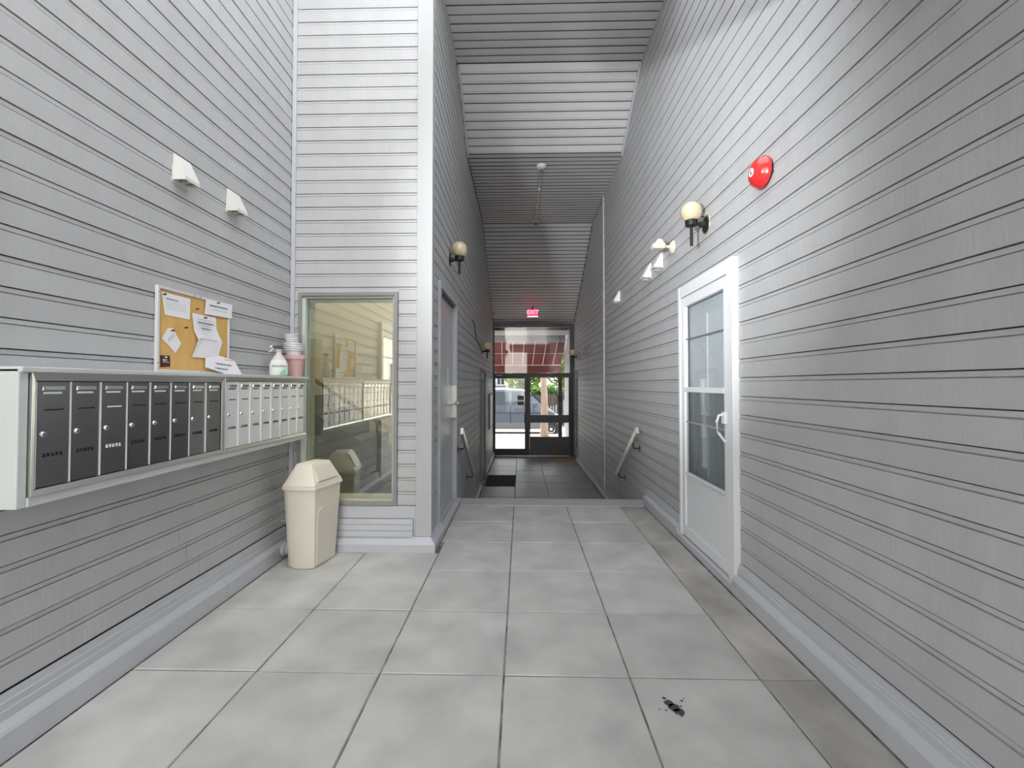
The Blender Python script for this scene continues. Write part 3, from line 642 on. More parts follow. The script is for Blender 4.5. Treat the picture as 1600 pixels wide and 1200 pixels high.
note('business_card', [(2.415, 1.572), (2.482, 1.575), (2.487, 1.512), (2.419, 1.507)], 'dark maroon card in the bottom left corner of the cork board',
     [(2.445, 2.465, 1.564, .004, 'label_white', 0), (2.432, 2.46, 1.548, .004, 'label_white', 0), (2.432, 2.474, 1.537, .004, 'ink_red', 0)], m='maroon')
for y, z, pl in ((2.428, 1.912, 'dark push pin holding the wide note at the top left'), (2.680, 1.872, 'loose dark push pin in bare cork between the two top notes'), (2.752, 1.829, 'dark push pin holding the long folded letter'), (2.592, 1.747, 'loose dark push pin in bare cork left of the folded letter'), (2.492, 1.718, 'dark push pin holding the small tilted slip'), (2.86, 1.942, 'dark push pin holding the note at the top right corner')):
    e = XN + (0.0085 if y > 2.85 else 0.0018)
    MB().lathe((e, y, z), [(0.002, 0), (0.0055, 0.001), (0.003, 0.004), (0.003, 0.009), (0.006, 0.011), (0.006, 0.014), (0.001, 0.0145)], 10, axis=(1, 0, 0)).build('push_pin', 'black', smooth=True,
        label=pl, cat='pin', group='push pins in the cork board')

# ------------------------------------------------------------------ bottle and pots on the mailbox housing
sb = thing('spray_bottle', 'spray bottle with a white label beside the pink flower pot', 'bottle', (-1.885, 3.44, 1.4765))
c = (-1.885, 3.44, 1.4765)
MB().lathe(c, [(0.05, 0), (0.062, 0.008), (0.064, 0.06), (0.060, 0.10), (0.040, 0.145), (0.022, 0.17), (0.017, 0.185), (0.020, 0.188), (0.020, 0.21), (0.014, 0.212)], 24, sx=0.62).build('bottle_body', 'bottle', sb, smooth=True)
lb = MB().lathe((c[0]+0.0008, c[1], c[2]), [(0.0622, 0.010), (0.0648, 0.03), (0.0650, 0.062), (0.0620, 0.098), (0.052, 0.124)], 24, sx=0.625).build('bottle_label', 'label_white', sb, smooth=True)
gl = MB(); gl.add([(c[0]+0.0405, c[1]+0.002, c[2]+0.012), (c[0]+0.034, c[1]+0.048, c[2]+0.008), (c[0]+0.034, c[1]+0.045, c[2]+0.045), (c[0]+0.0385, c[1]+0.026, c[2]+0.055), (c[0]+0.041, c[1]+0.008, c[2]+0.03)], [(0, 1, 2, 3, 4)])
gl.v = [Vector((p.x+0.004, p.y, p.z)) for p in gl.v]; gl.build('leaf_print', 'label_green', lb)
text_mesh('Dut-a-Clean', 'label_text', 'ink', lb, (c[0]+0.0445, c[1], c[2]+0.079), (0, 1, 0), (0, 0, 1), 0.021, 0.0006)
hd = MB().prism([(3.392, 1.700), (3.40, 1.712), (3.455, 1.716), (3.47, 1.708), (3.47, 1.692), (3.452, 1.688), (3.392, 1.694)], 'x', c[0]-0.012, c[0]+0.012).build('sprayer_head', 'dark_plastic', sb, bevel=0.003)
MB().cyl((c[0], c[1], 1.686), (c[0], c[1], 1.70), 0.016).build('collar', 'dark_plastic', hd)
MB().cyl((c[0], 3.378, 1.703), (c[0], 3.394, 1.703), 0.009).build('nozzle', 'pot_white', hd)
MB().tube([(c[0], 3.402, 1.697), (c[0], 3.395, 1.685), (c[0], 3.385, 1.672), (c[0], 3.372, 1.662)], 0.0055).build('trigger', 'pot_white', hd, smooth=True)
sb.rotation_euler = (0, 0, R(-55))
def pot(name, x, y, z, r, h, m, label, group, tilt=0.0):
    rl = 0.035 if h > .15 else 0.0085
    mb = MB().lathe((0, 0, 0), [(r*.62, 0), (r*(.88 if h > .15 else .82), h-rl), (r, h-rl+.001), (r, h), (r-.004, h), (r*(.88 if h > .15 else .82)-.003, h-rl), (r*.62-.003, .004), (.001, .004)], 24)
    o = mb.build(name, m, smooth=True, label=label, cat='flower pot', group=group)
    o.location = (x, y, z); o.rotation_euler = (tilt, 0, 0); return o
px, py = -1.885, 3.69
pot('flower_pot', px, py, 1.4765, 0.086, 0.178, 'pot_pink', 'pink flower pot at the far end of the mailbox housing', 'stacked flower pots')
for i, lbx in enumerate(('lowest white plastic pot standing in the pink flower pot', 'second white pot from the bottom, nested in the lowest white one', 'third white pot from the bottom of the stack', 'topmost of the larger white pots in the stack')):
    pot('flower_pot', px - 0.004, py - 0.012, 1.585 + 0.0175*i, 0.072 - 0.0*i, 0.115, 'pot_white', lbx, 'stacked flower pots', 0.02*i)
for i, lbx in enumerate(('lowest of the small white pots on top of the stack', 'second lowest of the small white pots on the stack', 'third lowest of the small white pots on the stack', 'third from the top of the small white pots', 'second from the top of the small white pots', 'topmost small white pot of the whole stack')):
    pot('flower_pot', px - 0.004, py - 0.030 - 0.0028*i, 1.658 + 0.0172*i, 0.054, 0.085, 'pot_white', lbx, 'stacked flower pots', 0.10)

# ------------------------------------------------------------------ vent hoods
def hood(name, sgn, xw, y, z, wdt, h, dep, label, m='vent_white', group=None):
    v = thing(name, label, 'vent', (xw, y, z - h/2), group)
    z0, z1 = z - h/2, z + h/2; t = 0.006
    for s in (-1, 1):
        ya, yb = (y - wdt/2, y - wdt/2 + t) if s < 0 else (y + wdt/2 - t, y + wdt/2)
        MB().prism([(xw + sgn*.001, z0), (xw + sgn*dep, z0), (xw + sgn*dep, z0 + 0.02), (xw + sgn*.012, z1), (xw + sgn*.001, z1)], 'y', ya, yb).build('side_cheek', m, v)
    MB().prism([(xw + sgn*dep, z0), (xw + sgn*dep, z0+0.02), (xw + sgn*.012, z1), (xw + sgn*.001, z1), (xw + sgn*(.012-t), z1-t), (xw + sgn*(dep-t), z0+0.02-t*.5), (xw + sgn*(dep-t), z0)], 'y', y-wdt/2+t, y+wdt/2-t).build('hood_front', m, v)
    B(xw + sgn*.001, xw + sgn*.004, y-wdt/2-.008, y+wdt/2+.008, z0-.012, z1*0+z0+h*.55).build('wall_plate', m, v)
    B(xw + sgn*.012, xw + sgn*(dep-.01), y-wdt/2+.012, y+wdt/2-.012, z0+.012, z0+.016).build('damper_flap', 'vent_shadow', v)
    B(xw + sgn*.012, xw + sgn*(dep-.01), y-.003, y+.003, z0+.002, z0+.012).build('divider', m, v)
    return v
hood('vent_hood', 1, XL, 2.56, 2.665, 0.12, 0.15, 0.075, 'cream vent hood on the left wall, the one nearer the camera', group='vent hoods on the left wall')
hood('vent_hood', 1, XL, 3.03, 2.668, 0.12, 0.15, 0.075, 'cream vent hood on the left wall, the one nearer the window corner', group='vent hoods on the left wall')
hood('vent_hood', -1, XR, 4.79, 2.725, 0.15, 0.165, 0.09, 'white vent hood on the right wall directly below the flood light', group='vent hoods on the right wall')
hood('vent_hood', -1, XR, 5.21, 2.72, 0.15, 0.165, 0.09, 'middle white vent hood on the right wall', group='vent hoods on the right wall')
hood('vent_hood', -1, XR, 6.82, 2.745, 0.15, 0.165, 0.09, 'small white vent hood on the right wall nearest the vertical strip', group='vent hoods on the right wall')
for y, z, l in ((9.7, 2.18, 'nearest'), (10.2, 2.18, 'middle'), (11.35, 2.14, 'farthest')):
    hood('vent_hood', -1, XR, y, z, 0.16, 0.17, 0.09, 'dark grey vent hood beyond the vertical strip, %s of the three' % l, 'vent_grey', 'dark vent hoods at the corridor end')

# ------------------------------------------------------------------ globe wall lamps
def globe_lamp(sgn, xw, y, zc, r, out, label, stem=0.27):
    x = xw + sgn*out; t = thing('globe_lamp', label, 'wall lamp', (xw, y, zc - stem), 'globe wall lamps')
    n = 12
    g = MB().lathe((x, y, zc), [(r*math.sin(math.pi*(0.02 + 0.86*i/n)), r*math.cos(math.pi*(0.02 + 0.86*i/n))) for i in range(n+1)], 28).build('globe', 'globe', t, smooth=True)
    MB().lathe((x, y, zc - r*0.85), [(0.018, 0), (0.03, .03), (0.034, .06), (0.022, .085), (.001, .09)], 14).build('bulb', 'bulb', g, smooth=True)
    MB().lathe((x, y, zc), [(r*.42, -r*1.42), (r*.56, -r*1.36), (r*.60, -r*.84), (r*.52, -r*.80), (r*.01, -r*.80)], 20).build('collar', 'black_metal', t, smooth=True)
    MB().cyl((x, y, zc - r*1.40), (x, y, zc - stem), r*.15, 12).build('stem', 'black_metal', t, smooth=True)
    za = zc - r*1.12
    MB().cyl((xw + sgn*.012, y, za - .01), (x, y, za), r*.17, 12).build('arm', 'black_metal', t, smooth=True)
    p = MB().lathe((xw + sgn*.001, y, za-.01), [(r*.78, 0), (r*.74, .008), (r*.30, .016), (r*.26, .05), (r*.1, .052)], 20, axis=(sgn, 0, 0)).build('wall_plate', 'black_metal', t, smooth=True)
    MB().lathe((xw + sgn*.0005, y, za-.01), [(r*.92, 0), (r*.90, .004), (r*.7, .005)], 20, axis=(sgn, 0, 0)).build('rim', 'brass', p, smooth=True)
    MB().tube([(xw + sgn*.015, y, za+r*.62), (xw + sgn*.05, y, za+r*.72), (xw + sgn*.07, y, za+r*.42), (xw+sgn*.075, y, za)], r*.06).build('scroll', 'black_metal', t, smooth=True)
    return t
globe_lamp(-1, XR, 3.615, 2.80, 0.083, 0.118, 'globe lamp with black stem above the white storm door', 0.275)
globe_lamp(1, XC, 4.90, 2.90, 0.090, 0.112, 'globe lamp with black stem on the left corridor wall above the grey door', 0.27)
globe_lamp(1, XC, 8.95, 2.18, 0.085, 0.115, 'small far globe lamp on the left near the entrance', 0.25)
globe_lamp(-1, XR, 12.05, 2.27, 0.095, 0.13, 'small far globe lamp on the right near the entrance', 0.19)
MB().tube([(XC+.012, 7.15, 2.45), (XC+.012, 7.45, 2.43), (XC+.012, 7.75, 2.22), (XC+.012, 8.2, 2.17), (XC+.012, 8.6, 2.12), (XC+.012, 8.87, 2.09)], 0.009).build('lamp_cable', 'vent_grey', smooth=True,
    label='thin cable running along the left corridor wall to the far lamp', cat='cable')

# flood light
fl = thing('flood_light', 'beige flood light on the right wall beside the vent hoods', 'flood light', (XR, 4.42, 2.70))
MB().lathe((XR-.001, 4.40, 2.755), [(.066, 0), (.062, .012), (.03, .03), (.016, .034), (.001, .034)], 24, axis=(-1, 0, 0)).build('wall_plate', 'cream', fl, smooth=True)
MB().cyl((XR-.03, 4.40, 2.76), (XR-.085, 4.40, 2.765), .014).build('arm', 'cream', fl, smooth=True)
hm = MB().loft([[(XR-.085-x, 4.40+y, 2.735+z) for x, y in ((0, -.05), (.115, -.05), (.115, .05), (0, .05))] for z in (0, .055)]).build('lamp_head', 'cream', fl, bevel=.012)
MB().loft([[(XR-.095-a, 4.40+b, 2.79) for a, b in ((0, -.04), (.085, -.04), (.085, .04), (0, .04))], [(XR-.115-a, 4.40+b, 2.835) for a, b in ((0, -.025), (.04, -.025), (.04, .025), (0, .025))]]).build('lamp_back', 'cream', hm, bevel=.008)
B(XR-.205, XR-.2, 4.36, 4.44, 2.742, 2.782).build('lens', 'label_white', hm)

# added stand-in for a flash, unseen behind the camera: lights the corridor mouth
f2 = thing('flood_light', 'added flood light standing in for a flash behind the camera', 'flood light', (XL, -0.90, 1.62))
MB().lathe((XL+.001, -0.90, 1.70), [(.066, 0), (.062, .012), (.03, .03), (.016, .034), (.001, .034)], 24, axis=(1, 0, 0)).build('wall_plate', 'cream', f2, smooth=True)
MB().cyl((XL+.03, -0.90, 1.70), (XL+.11, -0.88, 1.70), .014).build('arm', 'cream', f2, smooth=True)
SP = Vector((XL+.16, -0.83, 1.70)); SD = Vector((math.sin(R(29.5)), math.cos(R(29.5)), math.tan(R(11)))).normalized()
MB().lathe(SP - SD*.10, [(.03, 0), (.05, .02), (.08, .09), (.085, .10), (.075, .095), (.02, .06)], 24, axis=SD).build('lamp_head', 'cream', f2, smooth=True)
s2 = bpy.data.lights.new('flash_standin', 'SPOT'); s2.energy = 440; s2.spot_size = R(46.5); s2.spot_blend = 1.0; s2.shadow_soft_size = .09; s2.color = (0.96, 0.985, 1.0)
s2o = bpy.data.objects.new('flash_standin', s2); COL.objects.link(s2o); s2o.parent = f2; s2o.location = SP + SD*.02 - W[f2]; s2o.rotation_euler = SD.to_track_quat('-Z', 'Y').to_euler()

# fire bell
bl = thing('fire_bell', 'red round fire alarm bell high on the right wall', 'alarm bell', (XR, 2.735, 2.60))
bc = (XR, 2.735, 2.70)
MB().lathe((XR-.001, *bc[1:]), [(.082, 0), (.082, .012), (.06, .014), (.001, .014)], 28, axis=(-1, 0, 0)).build('back_plate', 'black_metal', bl, smooth=True)
dm = MB().lathe((XR-.014, *bc[1:]), [(.090, 0), (.0945, .003), (.0945, .018), (.090, .022), (.084, .042), (.070, .060), (.048, .070), (.024, .074), (.001, .075)], 36, axis=(-1, 0, 0)).build('gong', 'red_paint', bl, smooth=True)
MB().lathe((XR-.0885, *bc[1:]), [(.026, -.004), (.026, .0015), (.001, .002)], 24, axis=(-1, 0, 0)).build('badge', 'label_white', dm, smooth=True, label='white round badge with a dark mark')
MB().prism([(2.735+a, 2.70+b) for a, b in ((-.014, -.010), (.002, -.016), (.012, -.002), (.008, .014), (-.006, .012), (-.001, .002))], 'x', XR-.0909, XR-.0915).build('badge_mark', 'ink', dm)
MB().lathe((XR-.083, 2.735, 2.664), [(.007, 0), (.006, .006), (.001, .007)], 12, axis=(-1, 0, 0)).build('bolt', 'red_paint', dm, smooth=True)
for a in (20, 100, 200, 320):
    MB().cyl((XR-.004, 2.735+.086*math.cos(R(a)), 2.70+.086*math.sin(R(a))), (XR-.014, 2.735+.086*math.cos(R(a)), 2.70+.086*math.sin(R(a))), .010, 8).build('mounting_lug', 'black', bl)

# handrails beside the steps
def handrail(sgn, xw, p, q, label):
    x = xw + sgn*.085
    t = thing('handrail', label, 'handrail', (xw, (p[0]+q[0])/2, q[1]-.1), 'handrails beside the steps')
    d = Vector((0, q[0]-p[0], q[1]-p[1])).normalized(); up = Vector((1, 0, 0)).cross(d); up = up if up.z > 0 else -up
    MB().bar((x, *p), (x, *q), (.019, 0, 0), up*.042).build('rail', 'rail_metal', t, bevel=.004)
    for f in (.18, .88):
        y = p[0] + (q[0]-p[0])*f; z = p[1] + (q[1]-p[1])*f - .045
        b = MB().tube([(x, y, z), (x, y, z-.05), (x - sgn*.015, y, z-.065), (xw + sgn*.004, y, z-.065)], .007).build('bracket', 'black_metal', t, smooth=True)
        B(xw + sgn*.001, xw + sgn*.006, y-.022, y+.022, z-.10, z-.03).build('bracket_plate', 'black_metal', b)
handrail(-1, XR, (5.46, 0.86), (6.62, 0.10), 'grey handrail on the right wall beside the steps')
handrail(1, XC, (5.33, 0.86), (6.66, 0.09), 'grey handrail on the left wall beside the steps')

# directory panel on the left near the entrance
dp = thing('directory_panel', 'narrow framed panel on the left wall next to the entrance doors', 'panel', (XC, 11.4, 0.30))
B(XC+.004, XC+.035, 10.9, 11.95, 0.32, 1.19).build('case', 'vent_grey', dp, bevel=.004); B(XC+.035, XC+.039, 10.96, 11.89, 0.37, 1.14).build('face', 'label_white', dp)

# ceiling conduit with junction box, detector
cj = thing('ceiling_conduit', 'thin metal conduit along the corridor ceiling between two round boxes', 'conduit', (0.31, 8.0, 4.70))
MB().cyl((0.316, 6.95, 4.762), (0.306, 9.16, 4.762), .012, 10).build('pipe', 'steel_frame', cj, smooth=True)
MB().lathe((0.316, 6.86, 4.80), [(.075, 0), (.075, -.035), (.055, -.05), (.001, -.052)], 24).build('junction_box', 'white_paint', cj, smooth=True)
db = MB().lathe((0.306, 9.21, 4.80), [(.06, 0), (.06, -.03), (.05, -.04), (.001, -.04)], 20).build('round_box', 'white_paint', cj, smooth=True)
MB().lathe((0.306, 9.21, 4.76), [(.035, 0), (.045, -.03), (.03, -.045), (.001, -.05)], 18).build('detector', 'vent_grey', db, smooth=True)
for y in (7.6, 8.4): B(0.285, 0.338, y-.01, y+.01, 4.745, 4.795).build('strap', 'steel_frame', cj)

# exit sign
ex = thing('exit_sign', 'lit red exit sign under the sloping ceiling', 'exit sign', (0.315, 11.9, 3.22))
B(0.175, 0.455, 11.90, 11.96, 3.235, 3.425).build('housing', 'maroon', ex, bevel=.006)
B(0.187, 0.443, 11.893, 11.899, 3.247, 3.415).build('face', 'exit_face', ex)
text_mesh('EXIT', 'letters', 'exit_text', ex, (0.315, 11.889, 3.333), (1, 0, 0), (0, 0, 1), 0.155, 0.002)
B(0.172, 0.458, 11.885, 11.965, 3.222, 3.234).build('bottom_lens', 'exit_white', ex)
MB().cyl((0.315, 11.93, 3.425), (0.315, 11.93, 3.50), .02).build('mount', 'maroon', ex)

# mats
dm = thing('door_mat', 'dark ribbed door mat on the lower floor by the left wall', 'mat', (-0.42, 9.35, ZL))
B(-0.725, -0.115, 8.82, 9.86, ZL+.001, ZL+.011).build('base', 'mat_dark', dm, bevel=.003)
for k in range(16): B(-0.70, -0.14, 8.86+.061*k, 8.89+.061*k, ZL+.011, ZL+.016).build('rib', 'mat_dark', dm)
bm_ = thing('coir_mat', 'brown coir mat in front of the right entrance door', 'mat', (1.08, 12.0, ZL))
B(0.79, 1.365, 11.66, 12.42, ZL+.001, ZL+.016).build('pile', 'mat_brown', bm_, bevel=.004)

# ------------------------------------------------------------------ trash bin
tb = thing('trash_bin', 'cream plastic trash bin with swing lid under the window', 'trash bin', (-1.665, 3.57, 0))
def bin_ring(wd, dp, z, bulge=0.03):
    x, y = wd/2, dp/2; pts = [(x, -y+.0), (x+.0, -y*.5), (x, y*.5), (x, y)]
    pts += [(x*.5, y+bulge*.8), (0, y+bulge), (-x*.5, y+bulge*.8), (-x, y), (-x, y*.5), (-x, -y*.5), (-x, -y)]
    pts += [(-x*.92, -y-bulge*.5), (-x*.6, -y-bulge*1.0), (0, -y-bulge*1.25), (x*.5, -y-bulge*.9), (x*.92, -y-bulge*.25)]
    return [(a, b, z) for a, b in pts]
def local(mb, name, m, par, **k):
    """build a part in the bin's own axes"""
    sv = Vector(W[tb]); mb.v = [p + sv for p in mb.v]
    return mb.build(name, m, par, **k)
def lp(z): t = z/0.62; return 0.225 + .045*t, 0.265 + .065*t
body = MB(); rings = [bin_ring(*[q-.012 for q in lp(0)], 0.002), bin_ring(*lp(.012), 0.014)] + [bin_ring(*lp(z), z) for z in (.2, .4, .6)]
bd = local(body.loft(rings), 'bin_body', 'cream_plastic', tb, smooth=True)
a, b = lp(.6); local(MB().loft([bin_ring(a+.012, b+.012, .60), bin_ring(a+.024, b+.024, .606), bin_ring(a+.026, b+.026, .620), bin_ring(a+.016, b+.016, .627)]), 'rim', 'cream_plastic', tb, smooth=True)
# arched side panels
for s in (1, -1):
    ar = []
    for y, z in [(-.115, .02), (.115, .02), (.128, .40)] + [(.128-.06*(1-math.cos(R(t))), .40+.06*math.sin(R(t))) for t in (30, 60, 90)] + [(-.128+.06*(1-math.cos(R(t))), .40+.06*math.sin(R(t))) for t in (90, 60, 30)] + [(-.128, .40)]:
        ar.append((y, z))
    m1 = MB().loft([[(s*(lp(z)[0]/2 + .0005), y, z) for y, z in ar], [(s*(lp(z)[0]/2 + .006), y*.985, z) for y, z in ar]])
    local(m1, 'side_panel', 'cream_dark', bd, bevel=.002)
lw, ld_ = lp(.6); lw += .012; ld_ += .02
lid = MB().loft([bin_ring(lw, ld_, .6275), bin_ring(lw, ld_, .640), bin_ring(lw*.93, ld_*.95, .652), bin_ring(lw*.50, ld_*.66, .786, .006), bin_ring(lw*.46, ld_*.62, .793, .004)])
ldo = local(lid, 'lid', 'cream_plastic', tb, smooth=True)
for s in (1, -1):
    P0 = Vector((s*lw*.465+s*.004, -ld_*.36, .662)); P1 = Vector((s*lw*.465+s*.004, ld_*.36, .662)); P2 = Vector((s*lw*.26+s*.004, ld_*.31, .775)); P3 = Vector((s*lw*.26+s*.004, -ld_*.31, .775))
    nn = (P1-P0).cross(P3-P0).normalized(); nn = nn if nn.x*s > 0 else -nn
    local(MB().loft([[p - nn*.01 for p in (P0, P1, P2, P3)], [p + nn*.006 for p in (P0, P1, P2, P3)]]), 'swing_flap', 'cream_dark', ldo, bevel=.003)
tb.rotation_euler = (0, 0, R(-11))
# tap and drain cap behind the bin
tp = thing('hose_tap', 'small white tap on the left wall behind the trash bin', 'tap', (XL, 3.69, 0.22))
MB().cyl((XL+.001, 3.69, .285), (XL+.088, 3.69, .285), .008).build('pipe', 'frame_grey', tp, smooth=True)
MB().tube([(XL+.085, 3.69, .285), (XL+.10, 3.69, .29), (XL+.114, 3.69, .275), (XL+.116, 3.69, .225)], .010).build('spout', 'white_paint', tp, smooth=True)
B(XL+.082, XL+.096, 3.675, 3.705, .296, .303).build('lever', 'white_paint', tp, bevel=.003)
MB().lathe((XL+.072, 3.62, .085), [(.06, 0), (.06, .03), (.05, .034), (.05, .055), (.04, .06), (.001, .06)], 20, axis=(1, 0, 0)).build('drain_cap', 'frame_grey', smooth=True, label='round grey drain cap on the baseboard behind the trash bin', cat='drain cap')

# ------------------------------------------------------------------ outside the entrance
gy = MB(); gy.box(-9, 9, YE+.12, 18.2, ZL-.3, ZL-.03)
gs = gy.build('ground_sidewalk', 'grout', label='sunlit concrete forecourt outside the entrance doors', cat='pavement', kind='structure')
for i in range(-4, 4):
    for k in range(4): 
        x0, x1, y0, y1 = i*1.5+.6, i*1.5+2.1, YE+.13+1.39*k, YE+.13+1.39*(k+1)
        B(x0+.006, x1-.006, y0+.006, y1-.006, ZL-.03, ZL-.012).build('slab', 'concrete', gs, bevel=.004)
B(-9, 9, 18.2, 18.45, -1.2, ZL-.06).build('kerb', 'concrete', label='concrete kerb between forecourt and street', cat='kerb', kind='structure')
B(-40, 40, 18.45, 70, -1.4, -1.06).build('road', 'asphalt', label='street outside the entrance', cat='road', kind='structure')
B(-12, 12, -30, -6, -0.4, -0.02).build('ground_yard', 'concrete', label='open paved yard behind the court', cat='ground', kind='structure')
yb = thing('bounce_block', 'added pale block across the yard, bouncing sunlight into the court', 'building', (0, -15, -0.02))  # unseen building added as a sunlit reflector for the court
B(-11, 11, -17, -13, -0.02, 7.5).build('wall', 'stucco', yb)
for k in range(6):
    for z in (1.0, 3.9):
        wq = B(-9.4+3.4*k, -8.0+3.4*k, -13.0, -12.93, z, z+1.5).build('window', 'white_paint', yb); B(-9.3+3.4*k, -8.1+3.4*k, -12.93, -12.91, z+.1, z+1.4).build('pane', 'van_glass', wq)
B(-11.3, 11.3, -17.3, -12.7, 7.5, 7.8).build('roof', 'house_roof', yb)
B(0.35, XR+0.25, -1.25, -1.05, -0.006, 5.6).build('shade_wall_rear', 'siding', label='added short wall behind the camera, shading the near right wall', cat='wall', kind='structure')  # unseen wall added to block light from behind on the right
B(-0.6, XR-0.001, -1.05, 2.0, 3.3, 3.5).build('shade_walkway', 'ceiling_paint', label='added overhead slab behind the camera, shading the near right wall', cat='ceiling', kind='structure')  # unseen slab added to keep sky light off the near right wall
# facade either side of the entrance
fa = MB(); fa.box(-7, XC-.14, YE+.02, YE+.2, -1, TOP); fa.box(XR+.25, 7, YE+.02, YE+.2, -1, TOP); fa.box(XC-.14, XR+.25, YE+.06, YE+.2, 3.04, TOP)
fa.build('wall_facade', 'siding', label='street facade of the building', cat='wall', kind='structure')
wg = B(XR-.03, XR+.2, YE+.21, 14.9, ZL-.02, 3.2)
wing = wg.build('wall_wing', 'house_wall', label='pale wing wall right of the entrance outside', cat='wall', kind='structure')
clad(wing, '-x', XR-.05, ZL, 2.9, 0.1255, lambda a, b: [(YE+.22, 14.9)], m='house_wall')
# soffit and awning
so = B(-2.2, XR-.06, YE+.205, 14.25, 2.98, 3.3).build('ceiling_porch', 'backing', label='plank soffit of the entrance porch', cat='ceiling', kind='structure')
B(-2.2, XR-.07, 14.21, 14.24, 2.79, 2.98).build('fascia', 'house_wall', so)
for k in range(11): B(-2.2, XR-.07, YE+.222+k*.117, YE+.330+k*.117, 2.962, 2.98).build('plank', 'house_wall', so)
aw = thing('awning', 'burgundy cloth awning with pale ribs above the entrance', 'awning', (0.1, 15.1, 2.0))
A0, A1 = (14.22, 2.80), (16.0, 2.13)
MB().prism([(A0[0], A0[1]), (A1[0], A1[1]), (A1[0], A1[1]+.006), (A0[0], A0[1]+.006)], 'x', -2.3, 1.42).build('cloth', 'awning', aw)
B(-2.3, 1.42, A1[0], A1[0]+.006, A1[1]-.30, A1[1]).build('valance', 'awning', aw)
MB().cyl((-2.3, A0[0], A0[1]-.02), (1.42, A0[0], A0[1]-.02), .022).build('top_bar', 'awning_trim', aw)
MB().cyl((-2.3, A1[0], A1[1]-.02), (1.42, A1[0], A1[1]-.02), .02).build('front_bar', 'awning_trim', aw)
for k in range(10): MB().cyl((-2.28+.357*k+.24, A0[0], A0[1]-.018), (-2.28+.357*k+.19, A1[0], A1[1]-.018), .014, 8).build('rib', 'awning_trim', aw)
MB().cyl((-2.3, 15.05, 2.46), (1.42, 15.05, 2.46), .012, 8).build('cross_bar', 'awning_trim', aw)
for x in (-2.2, -.95, .3, 1.2): MB().cyl((x, A0[0]-.03, A0[1]-.03), (x, A0[0]-.03, 2.962), .012, 8).build('hanger', 'awning_trim', aw)

# street tree
def leaves(cx, cy, cz, rx, ry, rz, n, s, seed):
    g = random.Random(seed); mb = MB()
    for _ in range(n):
        while True:
            p = Vector((g.uniform(-1, 1), g.uniform(-1, 1), g.uniform(-1, 1)))
            if 0.35 < p.length < 1: break
        lump = 1 + .18*math.sin(p.x*7+seed)*math.cos(p.z*6+seed*2)
        c = Vector((cx+p.x*rx*lump, cy+p.y*ry*lump, cz+p.z*rz*lump))
        u = Vector((g.gauss(0, 1), g.gauss(0, 1), g.gauss(0, 1))).normalized(); v = u.orthogonal().normalized(); ss = s*g.uniform(.6, 1.3)
        mb.add([c-u*ss, c+v*ss*.5, c+u*ss, c-v*ss*.5], [(0, 1, 2, 3)])
    return mb
tt = thing('street_tree', 'tree with a pale brown trunk in front of the parked van', 'tree', (0.92, 17.7, ZL-.02))
TR = [(0.91, 17.7, ZL-.02, .19), (0.91, 17.7, -.35, .155), (0.925, 17.7, .4, .14), (0.915, 17.71, 1.1, .13), (0.88, 17.72, 1.9, .125), (0.90, 17.75, 3.2, .11), (0.95, 17.8, 4.6, .07)]
MB().loft([[(x + r*math.cos(k*math.pi/6)*(1+.06*math.sin(3*k)), y + r*math.sin(k*math.pi/6), z) for k in range(12)] for x, y, z, r in TR]).build('trunk', 'bark', tt, smooth=True)
for a, b in (((0.9, 17.75, 3.0), (0.1, 18.1, 4.6)), ((0.9, 17.75, 3.3), (1.8, 17.5, 4.9)), ((0.93, 17.77, 4.0), (0.7, 18.5, 5.4))): MB().cyl(a, b, .05, 8, .02).build('branch', 'bark', tt)
leaves(0.9, 17.9, 5.4, 1.7, 1.6, 1.1, 1500, .11, 5).build('crown', 'leaf', tt, kind='stuff')
# foliage and fence across the street
for i, (x, y, z, rx, ry, rz, m, lb) in enumerate(((0.2, 32.0, 2.3, 1.5, 1.2, 1.9, 'leaf', 'bright green tree behind the fence, left of the trunk'), (3.4, 30.4, 2.6, 1.6, 1.0, 2.0, 'leaf', 'bright green tree behind the fence, right of the trunk'), (1.5, 28.7, 0.7, 1.3, .5, .6, 'leaf_dark', 'low green bush above the fence'), (-2.9, 33.2, 1.5, .8, .8, .9, 'leaf_dark', 'dark green bush beside the pale house'))):
    t = thing('leafy_tree', lb, 'tree', (x, y, -1.06), 'greenery across the street')
    leaves(x, y, z, rx, ry, rz, 2600, .17, i+11).build('foliage', m, t, kind='stuff')
    MB().cyl((x, y, -1.06), (x, y, z), .1, 8, .05).build('trunk', 'bark', t)
fe = thing('board_fence', 'dark vertical board fence across the street', 'fence', (2.2, 27.6, -1.06))
for k in range(34): B(-.4+.16*k, -.4+.16*k+.14, 27.6+(k % 2)*.02, 27.63+(k % 2)*.02, -1.06, .78+random.uniform(-.03, .03)).build('board', 'fence_wood', fe)
for z in (-.6, .5): B(-.4, 5.04, 27.66, 27.72, z, z+.1).build('rail', 'fence_wood', fe)
